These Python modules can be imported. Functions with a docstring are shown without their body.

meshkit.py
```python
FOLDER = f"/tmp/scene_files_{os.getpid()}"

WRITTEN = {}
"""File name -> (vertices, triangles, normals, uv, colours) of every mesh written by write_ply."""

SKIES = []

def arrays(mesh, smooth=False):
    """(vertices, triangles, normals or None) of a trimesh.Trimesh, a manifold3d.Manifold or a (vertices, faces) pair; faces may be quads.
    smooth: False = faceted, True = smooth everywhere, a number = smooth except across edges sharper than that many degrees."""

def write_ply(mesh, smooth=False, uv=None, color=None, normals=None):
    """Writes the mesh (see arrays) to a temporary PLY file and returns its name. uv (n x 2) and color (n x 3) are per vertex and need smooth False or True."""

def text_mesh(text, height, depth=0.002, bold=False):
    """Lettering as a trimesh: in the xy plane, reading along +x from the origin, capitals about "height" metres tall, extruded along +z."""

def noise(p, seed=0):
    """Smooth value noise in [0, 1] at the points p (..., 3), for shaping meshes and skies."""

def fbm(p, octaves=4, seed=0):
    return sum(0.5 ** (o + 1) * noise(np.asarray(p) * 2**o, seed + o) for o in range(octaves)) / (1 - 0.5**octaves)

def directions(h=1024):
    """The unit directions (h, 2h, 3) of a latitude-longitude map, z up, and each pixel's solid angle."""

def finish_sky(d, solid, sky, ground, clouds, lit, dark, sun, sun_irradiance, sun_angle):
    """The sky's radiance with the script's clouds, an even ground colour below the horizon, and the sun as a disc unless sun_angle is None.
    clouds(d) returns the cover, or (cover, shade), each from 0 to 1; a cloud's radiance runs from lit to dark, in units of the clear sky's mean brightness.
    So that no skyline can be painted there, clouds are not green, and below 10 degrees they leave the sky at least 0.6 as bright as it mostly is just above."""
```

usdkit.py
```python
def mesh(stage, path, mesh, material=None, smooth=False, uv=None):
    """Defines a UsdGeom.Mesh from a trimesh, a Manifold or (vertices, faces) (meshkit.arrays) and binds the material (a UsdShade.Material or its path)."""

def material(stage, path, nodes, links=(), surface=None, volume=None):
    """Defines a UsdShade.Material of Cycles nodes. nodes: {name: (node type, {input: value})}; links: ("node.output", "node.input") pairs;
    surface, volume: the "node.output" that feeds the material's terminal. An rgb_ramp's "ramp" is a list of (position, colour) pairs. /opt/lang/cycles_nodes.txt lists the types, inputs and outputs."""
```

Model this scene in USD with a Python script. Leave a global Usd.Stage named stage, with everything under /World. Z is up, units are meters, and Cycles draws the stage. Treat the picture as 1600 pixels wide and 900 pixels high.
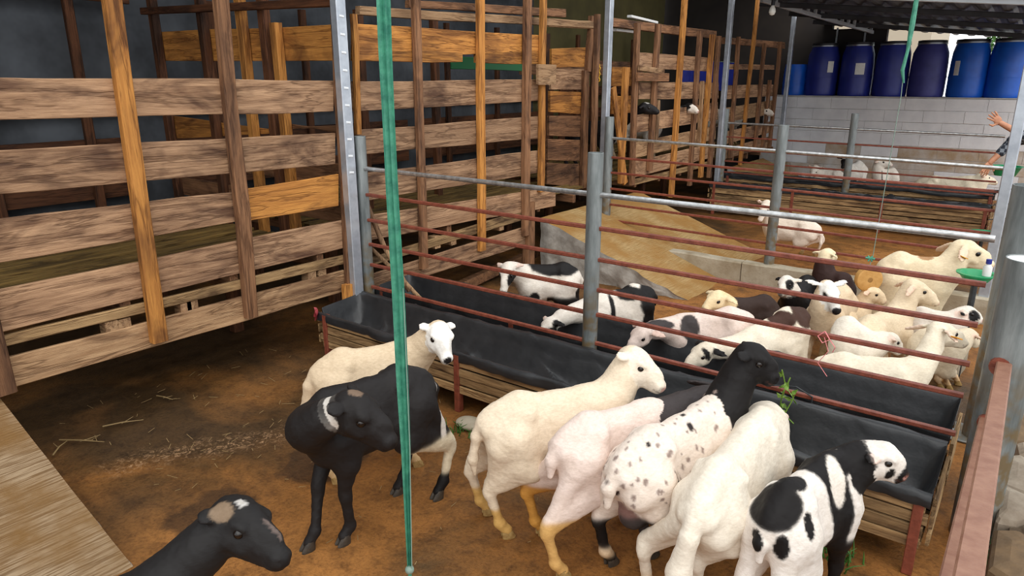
import math, random
import numpy as np, trimesh, usdkit, meshkit
from pxr import Usd, UsdGeom, UsdLux, UsdShade, Gf, Sdf, Vt

stage = Usd.Stage.CreateInMemory()
UsdGeom.SetStageUpAxis(stage, UsdGeom.Tokens.z)
UsdGeom.SetStageMetersPerUnit(stage, 1.0)
UsdGeom.Xform.Define(stage, '/World')
UsdGeom.Scope.Define(stage, '/World/Looks')

# ---------------------------------------------------------------- camera (X along the steel fences, Y along the wooden stalls)
F, PITCH, AZ, EYE = 1092.7, math.radians(16.65), math.radians(36.87), 2.0
sa, ca, sp, cp = math.sin(AZ), math.cos(AZ), math.sin(PITCH), math.cos(PITCH)
RT = np.array([ca, sa, 0.0]); FH = np.array([-sa, ca, 0.0]); UZ = np.array([0, 0, 1.0])
FW = FH * cp - UZ * sp; UP = FH * sp + UZ * cp; EYEP = np.array([0, 0, EYE])
cam = UsdGeom.Camera.Define(stage, '/World/camera')
cam.CreateHorizontalApertureAttr(36.0); cam.CreateVerticalApertureAttr(20.25)
cam.CreateFocalLengthAttr(36.0 * F / 1600.0); cam.CreateClippingRangeAttr(Gf.Vec2f(0.05, 300))
EXPOSURE = -1.2
cam.CreateExposureAttr(EXPOSURE)
M4 = Gf.Matrix4d(*RT, 0, *UP, 0, *(-FW), 0, *EYEP, 1)
cam.AddTransformOp().Set(M4)

# ---------------------------------------------------------------- daylight: overcast sky, brighter from the open yard side
dome = UsdLux.DomeLight.Define(stage, '/World/sky')
dome.CreateIntensityAttr(1.02); dome.CreateColorAttr(Gf.Vec3f(0.93, 0.97, 1.0))
sun = UsdLux.DistantLight.Define(stage, '/World/hazy_sun')
sun.CreateIntensityAttr(0.85); sun.CreateAngleAttr(75.0); sun.CreateColorAttr(Gf.Vec3f(1.0, 0.96, 0.9))
sun.AddRotateXYZOp().Set(Gf.Vec3f(27, 30, 0))

# ---------------------------------------------------------------- helpers
rng = np.random.default_rng(7)
used = {}
def numbered(parent, name):
    k = (str(parent), name); n = used.get(k, 0); used[k] = n + 1
    return f'{parent}/{name}' if n == 0 else f'{parent}/{name}_{n:03d}'
def meta(p, label=None, cat=None, group=None, kind=None):
    for k, v in (('label', label), ('category', cat), ('group', group), ('kind', kind)):
        if v: p.SetCustomDataByKey(k, v)
    return p
def ray(px, py): return (FW * F + RT * (px - 800) + UP * (450 - py)) / F
def onz(px, py, z=0.0): d = ray(px, py); return EYEP + d * ((z - EYE) / d[2])
def onx(px, py, X): d = ray(px, py); return EYEP + d * (X / d[0])
def ony(px, py, Y): d = ray(px, py); return EYEP + d * (Y / d[1])
def dep(px, py, t): return EYEP + ray(px, py) * t
def V(*a): return np.array(a, float)
def unit(v): return np.asarray(v, float) / max(np.linalg.norm(v), 1e-9)

def put(path, mesh, mat, smooth=False, color=None, loc=None):
    if loc is not None:
        if isinstance(mesh, tuple): mesh = (np.asarray(mesh[0]) - loc, mesh[1])
        else: mesh = mesh.copy(); mesh.apply_translation(-np.asarray(loc))
    m = usdkit.mesh(stage, path, mesh, mat, smooth=smooth)
    if color is not None:
        pv = UsdGeom.PrimvarsAPI(m).CreatePrimvar('coat', Sdf.ValueTypeNames.Color3fArray, 'vertex')
        pv.Set(Vt.Vec3fArray.FromNumpy(np.asarray(color, np.float32)))
    return m
class Thing:
    """An Xform at the thing's base; meshes are given in world coordinates."""
    def __init__(s, name, label=None, cat=None, loc=(0, 0, 0), group=None, kind=None):
        s.path = numbered('/World', name); s.loc = np.asarray(loc, float)
        x = UsdGeom.Xform.Define(stage, s.path); x.AddTranslateOp().Set(Gf.Vec3d(*map(float, loc)))
        s.prim = meta(x.GetPrim(), label, cat, group, kind)
    def part(s, name, mesh, mat, smooth=False, color=None, label=None, kind=None, parent=None):
        path = numbered(parent or s.path, name)
        m = put(path, mesh, mat, smooth, color, s.loc)
        meta(m.GetPrim(), label, None, None, kind)
        return path
def single(name, mesh, mat, label=None, cat=None, group=None, kind=None, smooth=False):
    path = numbered('/World', name)
    m = put(path, mesh, mat, smooth)
    meta(m.GetPrim(), label, cat, group, kind); return path
def copy_of(src, loc, rotz=0, label=None, cat=None, group=None, scale=1.0):
    name = src.rsplit('/', 1)[1]
    path = numbered('/World', name)
    x = UsdGeom.Xform.Define(stage, path)
    x.GetPrim().GetReferences().AddInternalReference(Sdf.Path(src))
    x.ClearXformOpOrder()
    x.AddTranslateOp(opSuffix='c').Set(Gf.Vec3d(*map(float, loc))); x.AddRotateZOp(opSuffix='c').Set(float(rotz))
    if scale != 1.0: x.AddScaleOp(opSuffix='c').Set(Gf.Vec3f(scale, scale, scale))
    x.GetPrim().SetInstanceable(True)
    meta(x.GetPrim(), label, cat, group)
    return path

def join(*ms):
    vs, fs, o = [], [], 0
    for m in ms:
        v, f = (m if isinstance(m, tuple) else (m.vertices, m.faces))
        f = np.asarray(f)
        if f.shape[1] == 4: f = np.vstack([f[:, [0, 1, 2]], f[:, [0, 2, 3]]])
        vs.append(np.asarray(v)); fs.append(f + o); o += len(v)
    return np.vstack(vs), np.vstack(fs)
def loft(rings, caps=True):
    """Rings: list of (n,3) arrays with equal n, joined in order into a closed tube."""
    n = len(rings[0]); k = len(rings)
    v = np.vstack(rings); f = []
    a = np.arange(n); b = (a + 1) % n
    for i in range(k - 1):
        f.append(np.stack([i * n + a, i * n + b, (i + 1) * n + b], 1)); f.append(np.stack([i * n + a, (i + 1) * n + b, (i + 1) * n + a], 1))
    if caps:
        t = np.arange(1, n - 1)
        f.append(np.stack([np.zeros_like(t), t + 1, t], 1)); o = (k - 1) * n
        f.append(np.stack([np.full_like(t, o), o + t, o + t + 1], 1))
    f = np.vstack(f)
    tm = trimesh.Trimesh(v, f, process=False)
    if tm.volume < 0: f = f[:, ::-1]
    return v, f
def frame(d, up=UZ):
    d = unit(d); s = np.cross(d, up)
    if np.linalg.norm(s) < 1e-3: s = np.cross(d, V(1, 0, 0))
    s = unit(s); return d, s, np.cross(s, d)
def octo(w, h, c):
    w, h = w / 2, h / 2
    return [(-w + c, -h), (w - c, -h), (w, -h + c), (w, h - c), (w - c, h), (-w + c, h), (-w, h - c), (-w, -h + c)]
def beam(p, q, w, h, up=UZ, c=None, n=1, jit=0.0, taper=1.0):
    """A bar from p to q, w across and h along up, with chamfered edges; n pieces with a little wander for rough timber."""
    p, q = np.asarray(p, float), np.asarray(q, float); d, s, u = frame(q - p, up)
    c = min(w, h) * .12 if c is None else c
    rings = []
    for i in range(n + 1):
        t = i / n; k = 1 + (taper - 1) * t; o = p + (q - p) * t
        j = rng.normal(0, jit, 2) if jit else (0, 0)
        kk = 1 + (rng.normal(0, jit * 6) if jit else 0)
        rings.append(np.array([o + s * (a * k * kk + j[0]) + u * (b * k * kk + j[1]) for a, b in octo(w, h, c)]))
    return loft(rings)
def board(tl, bl, tr, br, thick, n=3, jit=.004, c=.004):
    """A plank given by its left and right edges (top, bottom); thick is the vector to its back face."""
    tl, bl, tr, br, thick = (np.asarray(a, float) for a in (tl, bl, tr, br, thick)); rings = []
    th = np.linalg.norm(thick); tu = thick / th
    for i in range(n + 1):
        t = i / n; a = tl + (tr - tl) * t; b = bl + (br - bl) * t; u = unit(a - b)
        e = rng.normal(0, jit, 2) if 0 < i < n else (0, 0)
        a = a + u * e[0]; b = b + u * e[1]; z = tu * rng.normal(0, jit * .5)
        rings.append(np.array([a - u * c, a + tu * c, a + tu * (th - c), a - u * c + thick, b + u * c + thick, b + tu * (th - c), b + tu * c, b + u * c]) + z)
    return loft(rings)
def tube(pts, r, n=10, caps=True):
    pts = [np.asarray(p, float) for p in pts]; rr = r if np.ndim(r) else [r] * len(pts)
    rings = []; ref = None
    for i, p in enumerate(pts):
        d = unit(pts[min(i + 1, len(pts) - 1)] - pts[max(i - 1, 0)])
        if ref is None: ref = V(0, 0, 1) if abs(d[2]) < .9 else V(1, 0, 0)
        s = unit(np.cross(d, ref)); u = np.cross(s, d); ref = u
        a = np.linspace(0, 2 * np.pi, n, endpoint=False)
        rings.append(p + rr[i] * (np.cos(a)[:, None] * s + np.sin(a)[:, None] * u))
    return loft(rings, caps)
def lathe(profile, o, n=32):
    a = np.linspace(0, 2 * np.pi, n, endpoint=False); o = np.asarray(o, float)
    return loft([o + np.stack([r * np.cos(a), r * np.sin(a), np.full(n, z)], 1) for r, z in profile])
def pipe(p, q, r, wall=.006, n=20):
    """An open pipe with a visible bore at q."""
    p, q = np.asarray(p, float), np.asarray(q, float); d, s, u = frame(q - p, V(0, 1, 0)); a = np.linspace(0, 2 * np.pi, n, endpoint=False)
    ring = lambda o, k: o + k * (np.cos(a)[:, None] * s + np.sin(a)[:, None] * u)
    return loft([ring(p, r), ring(q - d * .003, r), ring(q, r - .002), ring(q, r - wall), ring(q - d * .12, r - wall)])
def box(a, b, c=.003):
    a, b = np.minimum(a, b), np.maximum(a, b); m = (a + b) / 2
    return beam(V(a[0], m[1], m[2]), V(b[0], m[1], m[2]), b[1] - a[1], b[2] - a[2], c=c)
def grid(fn, nu, nv):
    """A sheet fn(u, v) -> points, u and v arrays in [0, 1]."""
    u, v = np.meshgrid(np.linspace(0, 1, nu), np.linspace(0, 1, nv), indexing='ij')
    p = fn(u.ravel(), v.ravel()); i = np.arange(nu * nv).reshape(nu, nv)
    f = np.stack([i[:-1, :-1], i[1:, :-1], i[1:, 1:], i[:-1, 1:]], -1).reshape(-1, 4)
    return p, np.vstack([f[:, [0, 1, 2]], f[:, [0, 2, 3]]])
def thicken(vf, t):
    v, f = vf; m = trimesh.Trimesh(v, f, process=False); _, _, n = meshkit.arrays(m, True)
    e = np.sort(np.vstack([f[:, [0, 1]], f[:, [1, 2]], f[:, [2, 0]]]), 1)
    eo = np.vstack([f[:, [0, 1]], f[:, [1, 2]], f[:, [2, 0]]])
    un, inv, cnt = np.unique(e, axis=0, return_inverse=True, return_counts=True)
    b = eo[cnt[inv.ravel()] == 1]; k = len(v)
    side = np.vstack([np.stack([b[:, 1], b[:, 0], b[:, 0] + k], 1), np.stack([b[:, 1], b[:, 0] + k, b[:, 1] + k], 1)])
    return np.vstack([v, v - n * t]), np.vstack([f, f[:, ::-1] + k, side])

# ---------------------------------------------------------------- materials
def rgb(r, g, b):
    f = lambda c: (c / 255 / 12.92) if c / 255 <= .04045 else ((c / 255 + .055) / 1.055) ** 2.4
    return (f(r), f(g), f(b))
def mat(name, nodes, links, surface='p.BSDF'):
    return usdkit.material(stage, '/World/Looks/' + name, nodes, links, surface=surface)
def plain(name, col, rough=.5, metal=0.0, col2=None, scale=20, bump=0.0, bscale=60, spec=.5, extra=None):
    n = {'g': ('texture_coordinate', {}), 'n': ('noise_texture', {'scale': scale, 'detail': 5.0, 'roughness': .6}),
         'r': ('rgb_ramp', {'ramp': [(.35, col2 or col), (.65, col)]}), 'b': ('noise_texture', {'scale': bscale, 'detail': 3.0}),
         'u': ('bump', {'strength': bump, 'distance': .01}), 'p': ('principled_bsdf', {'roughness': rough, 'metallic': metal, 'specular_ior_level': spec, **(extra or {})})}
    l = [('g.object', 'n.vector'), ('g.object', 'b.vector'), ('n.fac', 'r.fac'), ('r.color', 'p.base_color')]
    if bump: l += [('b.fac', 'u.height'), ('u.normal', 'p.normal')]
    return mat(name, n, l)
WOOD = {}
TONES = {'weathered': (rgb(116, 82, 58), rgb(188, 150, 116), rgb(74, 46, 34)), 'orange': (rgb(152, 96, 44), rgb(202, 140, 70), rgb(104, 64, 34)),
         'brown': (rgb(92, 62, 42), rgb(150, 108, 76), rgb(58, 38, 28)), 'dark': (rgb(70, 42, 26), rgb(112, 70, 44), rgb(40, 26, 18)),
         'pale': (rgb(140, 104, 72), rgb(190, 154, 116), rgb(92, 62, 42)), 'dung': (rgb(84, 66, 34), rgb(140, 112, 62), rgb(52, 40, 22)),
         'slat': (rgb(112, 84, 54), rgb(184, 150, 106), rgb(66, 44, 28))}
def wood(tone, axis):
    """Timber with grain along an axis, drying cracks and stains; every piece has its own offset."""
    key = tone + '_' + axis
    if key in WOOD: return WOOD[key]
    d, l, s = TONES[tone]; k = 'xyz'.index(axis)
    sc = [22.0] * 3; sc[k] = 1.3; s2 = [5.0] * 3; s2[k] = 1.6; s3 = [11.0] * 3; s3[k] = .9; s4 = [110.0] * 3; s4[k] = 7.0
    nodes = {'g': ('texture_coordinate', {}), 'o': ('object_info', {}), 'om': ('math', {'math_type': 'multiply', 'value2': 37.0}),
             'oc': ('combine_xyz', {}), 'ad': ('vector_math', {'math_type': 'add'}),
             'm1': ('mapping', {'scale': sc}), 'm2': ('mapping', {'scale': s2}), 'm3': ('mapping', {'scale': s3}),
             'n1': ('noise_texture', {'scale': 1.0, 'detail': 8.0, 'roughness': .74, 'distortion': 1.2}), 'n2': ('noise_texture', {'scale': 1.0, 'detail': 4.0, 'roughness': .6, 'distortion': .8}),
             'n3': ('noise_texture', {'scale': 1.0, 'detail': 4.0, 'roughness': .62, 'distortion': .4}), 'n4': ('noise_texture', {'scale': 1.0, 'detail': 5.0, 'roughness': .7}),
             'r1': ('rgb_ramp', {'ramp': [(.3, d), (.62, l)]}), 'r2': ('rgb_ramp', {'ramp': [(.48, (0, 0, 0)), (.66, (.8, .8, .8))]}),
             'cs': ('math', {'math_type': 'subtract', 'value2': .5}), 'ca': ('math', {'math_type': 'absolute'}), 'r3': ('rgb_ramp', {'ramp': [(.0, (.22, .17, .15)), (.012, (.5, .44, .4)), (.03, (.96, .96, .96)), (.2, (1.06, 1.05, 1.03))]}), 'r4': ('rgb_ramp', {'ramp': [(.36, (.8, .77, .75)), (.5, (1, 1, 1)), (.66, (1.1, 1.09, 1.07))]}), 'm4': ('mapping', {'scale': s4}), 'x3': ('mix_color', {'blend_type': 'multiply', 'fac': .85, 'use_clamp': False}),
             'x1': ('mix_color', {'b': s}), 'x2': ('mix_color', {'blend_type': 'multiply', 'fac': .6}),
             'hv': ('hsv', {}), 'vm': ('map_range', {'from_min': 0.0, 'from_max': 1.0, 'to_min': .78, 'to_max': 1.18}),
             'hs': ('math', {'math_type': 'add'}), 'u': ('bump', {'strength': .45, 'distance': .008}), 'p': ('principled_bsdf', {'roughness': .72, 'specular_ior_level': .3})}
    links = [('o.random', 'om.value1'), ('om.value', 'oc.x'), ('om.value', 'oc.y'), ('om.value', 'oc.z'), ('g.object', 'ad.vector1'), ('oc.vector', 'ad.vector2')]
    for i in '123': links += [('ad.vector', f'm{i}.vector'), (f'm{i}.vector', f'n{i}.vector')]
    links += [('ad.vector', 'm4.vector'), ('m4.vector', 'n4.vector'), ('n4.fac', 'r4.fac'), ('r4.color', 'x3.b'), ('n3.fac', 'cs.value1'), ('cs.value', 'ca.value1'), ('n1.fac', 'r1.fac'), ('n2.fac', 'r2.fac'), ('ca.value', 'r3.fac'), ('r1.color', 'x1.a'), ('r2.color', 'x1.fac'), ('x1.result', 'x2.a'), ('r3.color', 'x2.b'),
              ('x2.result', 'x3.a'), ('x3.result', 'hv.color'), ('o.random', 'vm.value'), ('vm.result', 'hv.value'), ('hv.color', 'p.base_color'),
              ('r3.color', 'hs.value1'), ('n4.fac', 'hs.value2'), ('hs.value', 'u.height'), ('u.normal', 'p.normal')]
    WOOD[key] = mat('wood_' + key, nodes, links); return WOOD[key]

GALV = mat('galvanised_steel', {'g': ('texture_coordinate', {}), 'm': ('mapping', {'scale': (14, 14, 2.2)}), 'n': ('noise_texture', {'scale': 1.0, 'detail': 5.0, 'roughness': .65}), 'v': ('voronoi_texture', {'scale': 22.0}),
    'r': ('rgb_ramp', {'ramp': [(.3, rgb(92, 98, 98)), (.5, rgb(126, 132, 132)), (.72, rgb(158, 164, 164))]}), 'gp': ('geometry', {}), 'sx': ('separate_xyz', {}),
    'zr': ('map_range', {'from_min': .55, 'from_max': .95, 'to_min': .85, 'to_max': 0.0, 'clamp': True}), 'n2': ('noise_texture', {'scale': 16.0, 'detail': 5.0}), 'mm': ('math', {'math_type': 'multiply', 'use_clamp': True}), 'r2': ('rgb_ramp', {'ramp': [(.38, (0, 0, 0)), (.6, (1, 1, 1))]}),
    'x': ('mix_color', {'b': rgb(120, 98, 62)}), 'p': ('principled_bsdf', {'roughness': .46, 'metallic': .35})},
    [('g.object', 'm.vector'), ('m.vector', 'n.vector'), ('n.fac', 'r.fac'), ('gp.position', 'sx.vector'), ('sx.z', 'zr.value'), ('gp.position', 'n2.vector'), ('n2.fac', 'r2.fac'), ('r2.color', 'mm.value1'), ('zr.result', 'mm.value2'), ('mm.value', 'x.fac'), ('r.color', 'x.a'), ('x.result', 'p.base_color')])
SILVER = plain('zinc_channel', rgb(196, 202, 210), .38, .6, rgb(170, 176, 186), 9)
CHROME = plain('bright_rail', rgb(205, 205, 205), .3, .75, rgb(160, 160, 158), 30)
RED = plain('red_oxide_paint', rgb(140, 74, 56), .42, 0, rgb(112, 56, 42), 26, .15, 90)
PINK = plain('sun_bleached_red_paint', rgb(150, 108, 86), .5, 0, rgb(132, 88, 68), 20, .1, 120)
DARKSTEEL = plain('dull_dark_steel', rgb(74, 78, 80), .6, .4, rgb(50, 52, 54), 15)
HOLE = plain('slot_shadow', rgb(226, 230, 234), .5)
TARP = plain('black_tarpaulin', rgb(34, 35, 37), .42, 0, rgb(46, 47, 49), 7, .35, 14, .5)
TARPRED = plain('red_tarpaulin_back', rgb(150, 50, 56), .6, 0)
ROPE = plain('green_strap', rgb(74, 150, 122), .5, 0, rgb(48, 116, 96), 24, .2, 80)
ROPETHIN = plain('grey_green_cord', rgb(122, 142, 130), .6, 0)
GREENPL = plain('green_plastic', rgb(30, 150, 96), .35, 0)
GREENSHEET = plain('dark_green_sheet', rgb(20, 96, 54), .6, 0)
BLUEDARK = plain('navy_drum_plastic', rgb(40, 52, 146), .42, 0, rgb(34, 44, 128), 4, .05, 30)
BLUEFADE = plain('faded_navy_drum_plastic', rgb(66, 68, 140), .5, 0, rgb(52, 54, 122), 5, .05, 30)
BLUE = plain('blue_drum_plastic', rgb(20, 96, 206), .38, 0, rgb(18, 84, 188), 4, .05, 30)
LIDBLACK = plain('black_lid', rgb(30, 30, 36), .5, 0)
RINGSTEEL = plain('clamp_ring', rgb(150, 152, 158), .35, .8)
PAPER = plain('paper_label', rgb(240, 240, 236), .7, 0, rgb(226, 226, 222), 60)
INK = plain('grey_print', rgb(140, 142, 146), .7)
BLOCK = plain('white_block', rgb(240, 239, 240), .85, 0, rgb(224, 223, 226), 3.0, .25, 40)
BLOCKSTAIN = plain('stained_block', rgb(214, 210, 206), .85, 0, rgb(176, 150, 120), 2.2, .25, 40)
EARTH = plain('joint_earth', rgb(92, 76, 58), .95, 0, rgb(66, 54, 42), 8, .5, 40)
MORTAR = plain('mortar', rgb(190, 187, 186), .9, 0, rgb(166, 162, 158), 6, .3, 50)
WALLDARK = plain('sooty_render', rgb(96, 100, 106), .85, 0, rgb(56, 58, 62), 1.3, .4, 16)
WALLOLIVE = plain('olive_wash', rgb(108, 98, 56), .85, 0, rgb(90, 82, 48), 2, .2, 20)
WALLBROWN = plain('dark_brown_wall', rgb(58, 50, 44), .85, 0, rgb(44, 38, 36), 2)
ROOF = plain('dark_roof_sheet', rgb(66, 66, 70), .5, .3, rgb(44, 44, 48), 3)
PURLIN = plain('grey_purlin', rgb(180, 184, 188), .45, .3)
BEIGE = plain('beige_render', rgb(196, 182, 160), .85)
STONE = [plain(f'flagstone_{i}', a, .85, 0, b, 7, .6, 22) for i, (a, b) in enumerate([(rgb(150, 138, 122), rgb(120, 106, 90)), (rgb(132, 118, 100), rgb(100, 86, 70)), (rgb(166, 152, 134), rgb(126, 110, 92)), (rgb(120, 96, 68), rgb(92, 74, 54))])]
LEAF = plain('leaf', rgb(74, 122, 48), .5, 0, rgb(52, 96, 36), 30)
LEAFYEL = plain('fodder_leaf', rgb(120, 150, 56), .5, 0, rgb(90, 124, 44), 30)
BARK = plain('bark', rgb(90, 74, 58), .9, 0, rgb(60, 48, 38), 12, .5, 30)
STRAW = plain('straw', rgb(140, 116, 76), .7)
BULB = plain('milky_bulb', rgb(230, 228, 220), .3)
WHITEPL = plain('white_plastic', rgb(226, 226, 224), .35)
YELLOWPL = plain('yellow_plastic', rgb(220, 170, 40), .4)
ORANGETAG = plain('orange_tag_plastic', rgb(226, 150, 40), .4)
LICK = plain('mineral_lick', rgb(206, 158, 92), .7, 0, rgb(186, 136, 70), 14, .3, 30)
PINKSTR = plain('pink_string', rgb(232, 140, 140), .6)

# dung-stained concrete yard
FLOOR = mat('dung_stained_yard', {'g': ('geometry', {}), 'n1': ('noise_texture', {'scale': 1.1, 'detail': 7.0, 'roughness': .6, 'distortion': .4}), 'n2': ('noise_texture', {'scale': 9.0, 'detail': 8.0, 'roughness': .7}), 'n3': ('noise_texture', {'scale': 55.0, 'detail': 5.0, 'roughness': .7}), 'n4': ('noise_texture', {'scale': .8, 'detail': 3.0, 'distortion': 1.0}),
    'r1': ('rgb_ramp', {'ramp': [(.34, rgb(86, 62, 34)), (.5, rgb(142, 94, 44)), (.66, rgb(166, 112, 56))]}), 'r2': ('rgb_ramp', {'ramp': [(.34, (.45, .42, .38)), (.52, (1, 1, 1)), (.75, (1.25, 1.2, 1.12))]}), 'r3': ('rgb_ramp', {'ramp': [(.32, (.62, .58, .54)), (.55, (1.06, 1.06, 1.06))]}),
    'sx': ('separate_xyz', {}), 'mr': ('map_range', {'from_min': -2.6, 'from_max': -3.4, 'to_min': 0.0, 'to_max': 1.0, 'clamp': True}), 'ma': ('math', {'math_type': 'multiply', 'use_clamp': True}), 'rw': ('rgb_ramp', {'ramp': [(.3, (0, 0, 0)), (.55, (1, 1, 1))]}),
    'wet': ('mix_color', {'b': rgb(74, 53, 29)}),
    'nd': ('noise_texture', {'scale': 5.0, 'detail': 5.0, 'roughness': .6}), 'nv': ('vector_math', {'math_type': 'multiply_add', 'vector2': (.34, .34, 0), 'vector3': (-.17, -.17, 0)}), 'pv': ('vector_math', {'math_type': 'add'}),
    'd1': ('vector_math', {'math_type': 'distance', 'vector2': (-2.86, 1.47, 0)}), 'd2': ('vector_math', {'math_type': 'distance', 'vector2': (-2.86, 2.08, 0)}), 'dm': ('math', {'math_type': 'minimum'}), 'dr': ('map_range', {'from_min': .24, 'from_max': .19, 'to_min': 0.0, 'to_max': .72, 'clamp': True}), 'w2': ('mix_color', {'b': rgb(54, 36, 20)}),
    'cm': ('mapping', {'location': (3.42, -1.92, 0)}), 'cr': ('vector_rotate', {'rotate_type': 'z_axis', 'angle': -1.05}), 'cs': ('separate_xyz', {}), 'ca': ('math', {'math_type': 'absolute'}), 'cb': ('map_range', {'from_min': .16, 'from_max': .03, 'to_min': 0.0, 'to_max': 1.0, 'clamp': True}), 'cx': ('math', {'math_type': 'absolute'}), 'cd': ('map_range', {'from_min': .75, 'from_max': .5, 'to_min': 0.0, 'to_max': 1.0, 'clamp': True}), 'n5': ('noise_texture', {'scale': 26.0, 'detail': 5.0, 'roughness': .75, 'distortion': 1.5}), 'ct': ('map_range', {'from_min': .5, 'from_max': .62, 'to_min': 0.0, 'to_max': .8, 'clamp': True}), 'c1': ('math', {'math_type': 'multiply'}), 'c2': ('math', {'math_type': 'multiply', 'use_clamp': True}), 'w3': ('mix_color', {'b': rgb(176, 140, 104)}),
    'm1': ('mix_color', {'blend_type': 'multiply', 'fac': .8, 'use_clamp': False}), 'm2': ('mix_color', {'blend_type': 'multiply', 'fac': .9, 'use_clamp': False}), 'rr': ('map_range', {'from_min': .3, 'from_max': .7, 'to_min': .45, 'to_max': .85}),
    'hb': ('math', {'math_type': 'add'}), 'u': ('bump', {'strength': .5, 'distance': .012}), 'p': ('principled_bsdf', {'specular_ior_level': .35})},
    [('g.position', 'n1.vector'), ('g.position', 'n2.vector'), ('g.position', 'n3.vector'), ('g.position', 'n4.vector'), ('n1.fac', 'r1.fac'), ('n2.fac', 'r2.fac'), ('n3.fac', 'r3.fac'), ('g.position', 'sx.vector'), ('sx.x', 'mr.value'), ('n4.fac', 'rw.fac'),
     ('mr.result', 'ma.value1'), ('rw.color', 'ma.value2'), ('ma.value', 'wet.fac'), ('r1.color', 'wet.a'), ('g.position', 'nd.vector'), ('nd.color', 'nv.vector1'), ('g.position', 'pv.vector1'), ('nv.vector', 'pv.vector2'), ('pv.vector', 'd1.vector1'), ('pv.vector', 'd2.vector1'), ('d1.value', 'dm.value1'), ('d2.value', 'dm.value2'), ('dm.value', 'dr.value'), ('dr.result', 'w2.fac'), ('wet.result', 'w2.a'),
     ('pv.vector', 'cm.vector'), ('cm.vector', 'cr.vector'), ('cr.vector', 'cs.vector'), ('cs.y', 'ca.value1'), ('ca.value', 'cb.value'), ('cs.x', 'cx.value1'), ('cx.value', 'cd.value'), ('g.position', 'n5.vector'), ('n5.fac', 'ct.value'), ('cb.result', 'c1.value1'), ('cd.result', 'c1.value2'), ('c1.value', 'c2.value1'), ('ct.result', 'c2.value2'), ('c2.value', 'w3.fac'), ('w2.result', 'w3.a'), ('w3.result', 'm1.a'), ('r2.color', 'm1.b'), ('m1.result', 'm2.a'), ('r3.color', 'm2.b'), ('m2.result', 'p.base_color'),
     ('n1.fac', 'rr.value'), ('rr.result', 'p.roughness'), ('n2.fac', 'hb.value1'), ('n3.fac', 'hb.value2'), ('hb.value', 'u.height'), ('u.normal', 'p.normal')])
# brushed ramp concrete: grooves run along the fences' direction, muddy in the hollows
def ramp_mat(name, rot, a, b, mud, cov):
    return mat(name, {'g': ('geometry', {}), 'mp': ('mapping', {'rotation': (0, 0, rot), 'scale': (110.0, 5.0, 4.0)}), 'n1': ('noise_texture', {'scale': 1.0, 'detail': 4.0, 'roughness': .6}), 'n2': ('noise_texture', {'scale': 2.6, 'detail': 6.0, 'roughness': .6}),
        'r1': ('rgb_ramp', {'ramp': [(.4, a), (.58, b)]}), 'r2': ('rgb_ramp', {'ramp': [(cov, (0, 0, 0)), (cov + .2, (1, 1, 1))]}), 'x': ('mix_color', {'b': mud}), 'u': ('bump', {'strength': .6, 'distance': .012}), 'p': ('principled_bsdf', {'roughness': .7})},
        [('g.position', 'mp.vector'), ('mp.vector', 'n1.vector'), ('g.position', 'n2.vector'), ('n1.fac', 'r1.fac'), ('n2.fac', 'r2.fac'), ('r1.color', 'x.a'), ('r2.color', 'x.fac'), ('x.result', 'p.base_color'), ('n1.fac', 'u.height'), ('u.normal', 'p.normal')])
RAMP1 = ramp_mat('grooved_ramp_concrete', .25, rgb(112, 84, 52), rgb(160, 136, 106), rgb(122, 88, 44), .42)
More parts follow.
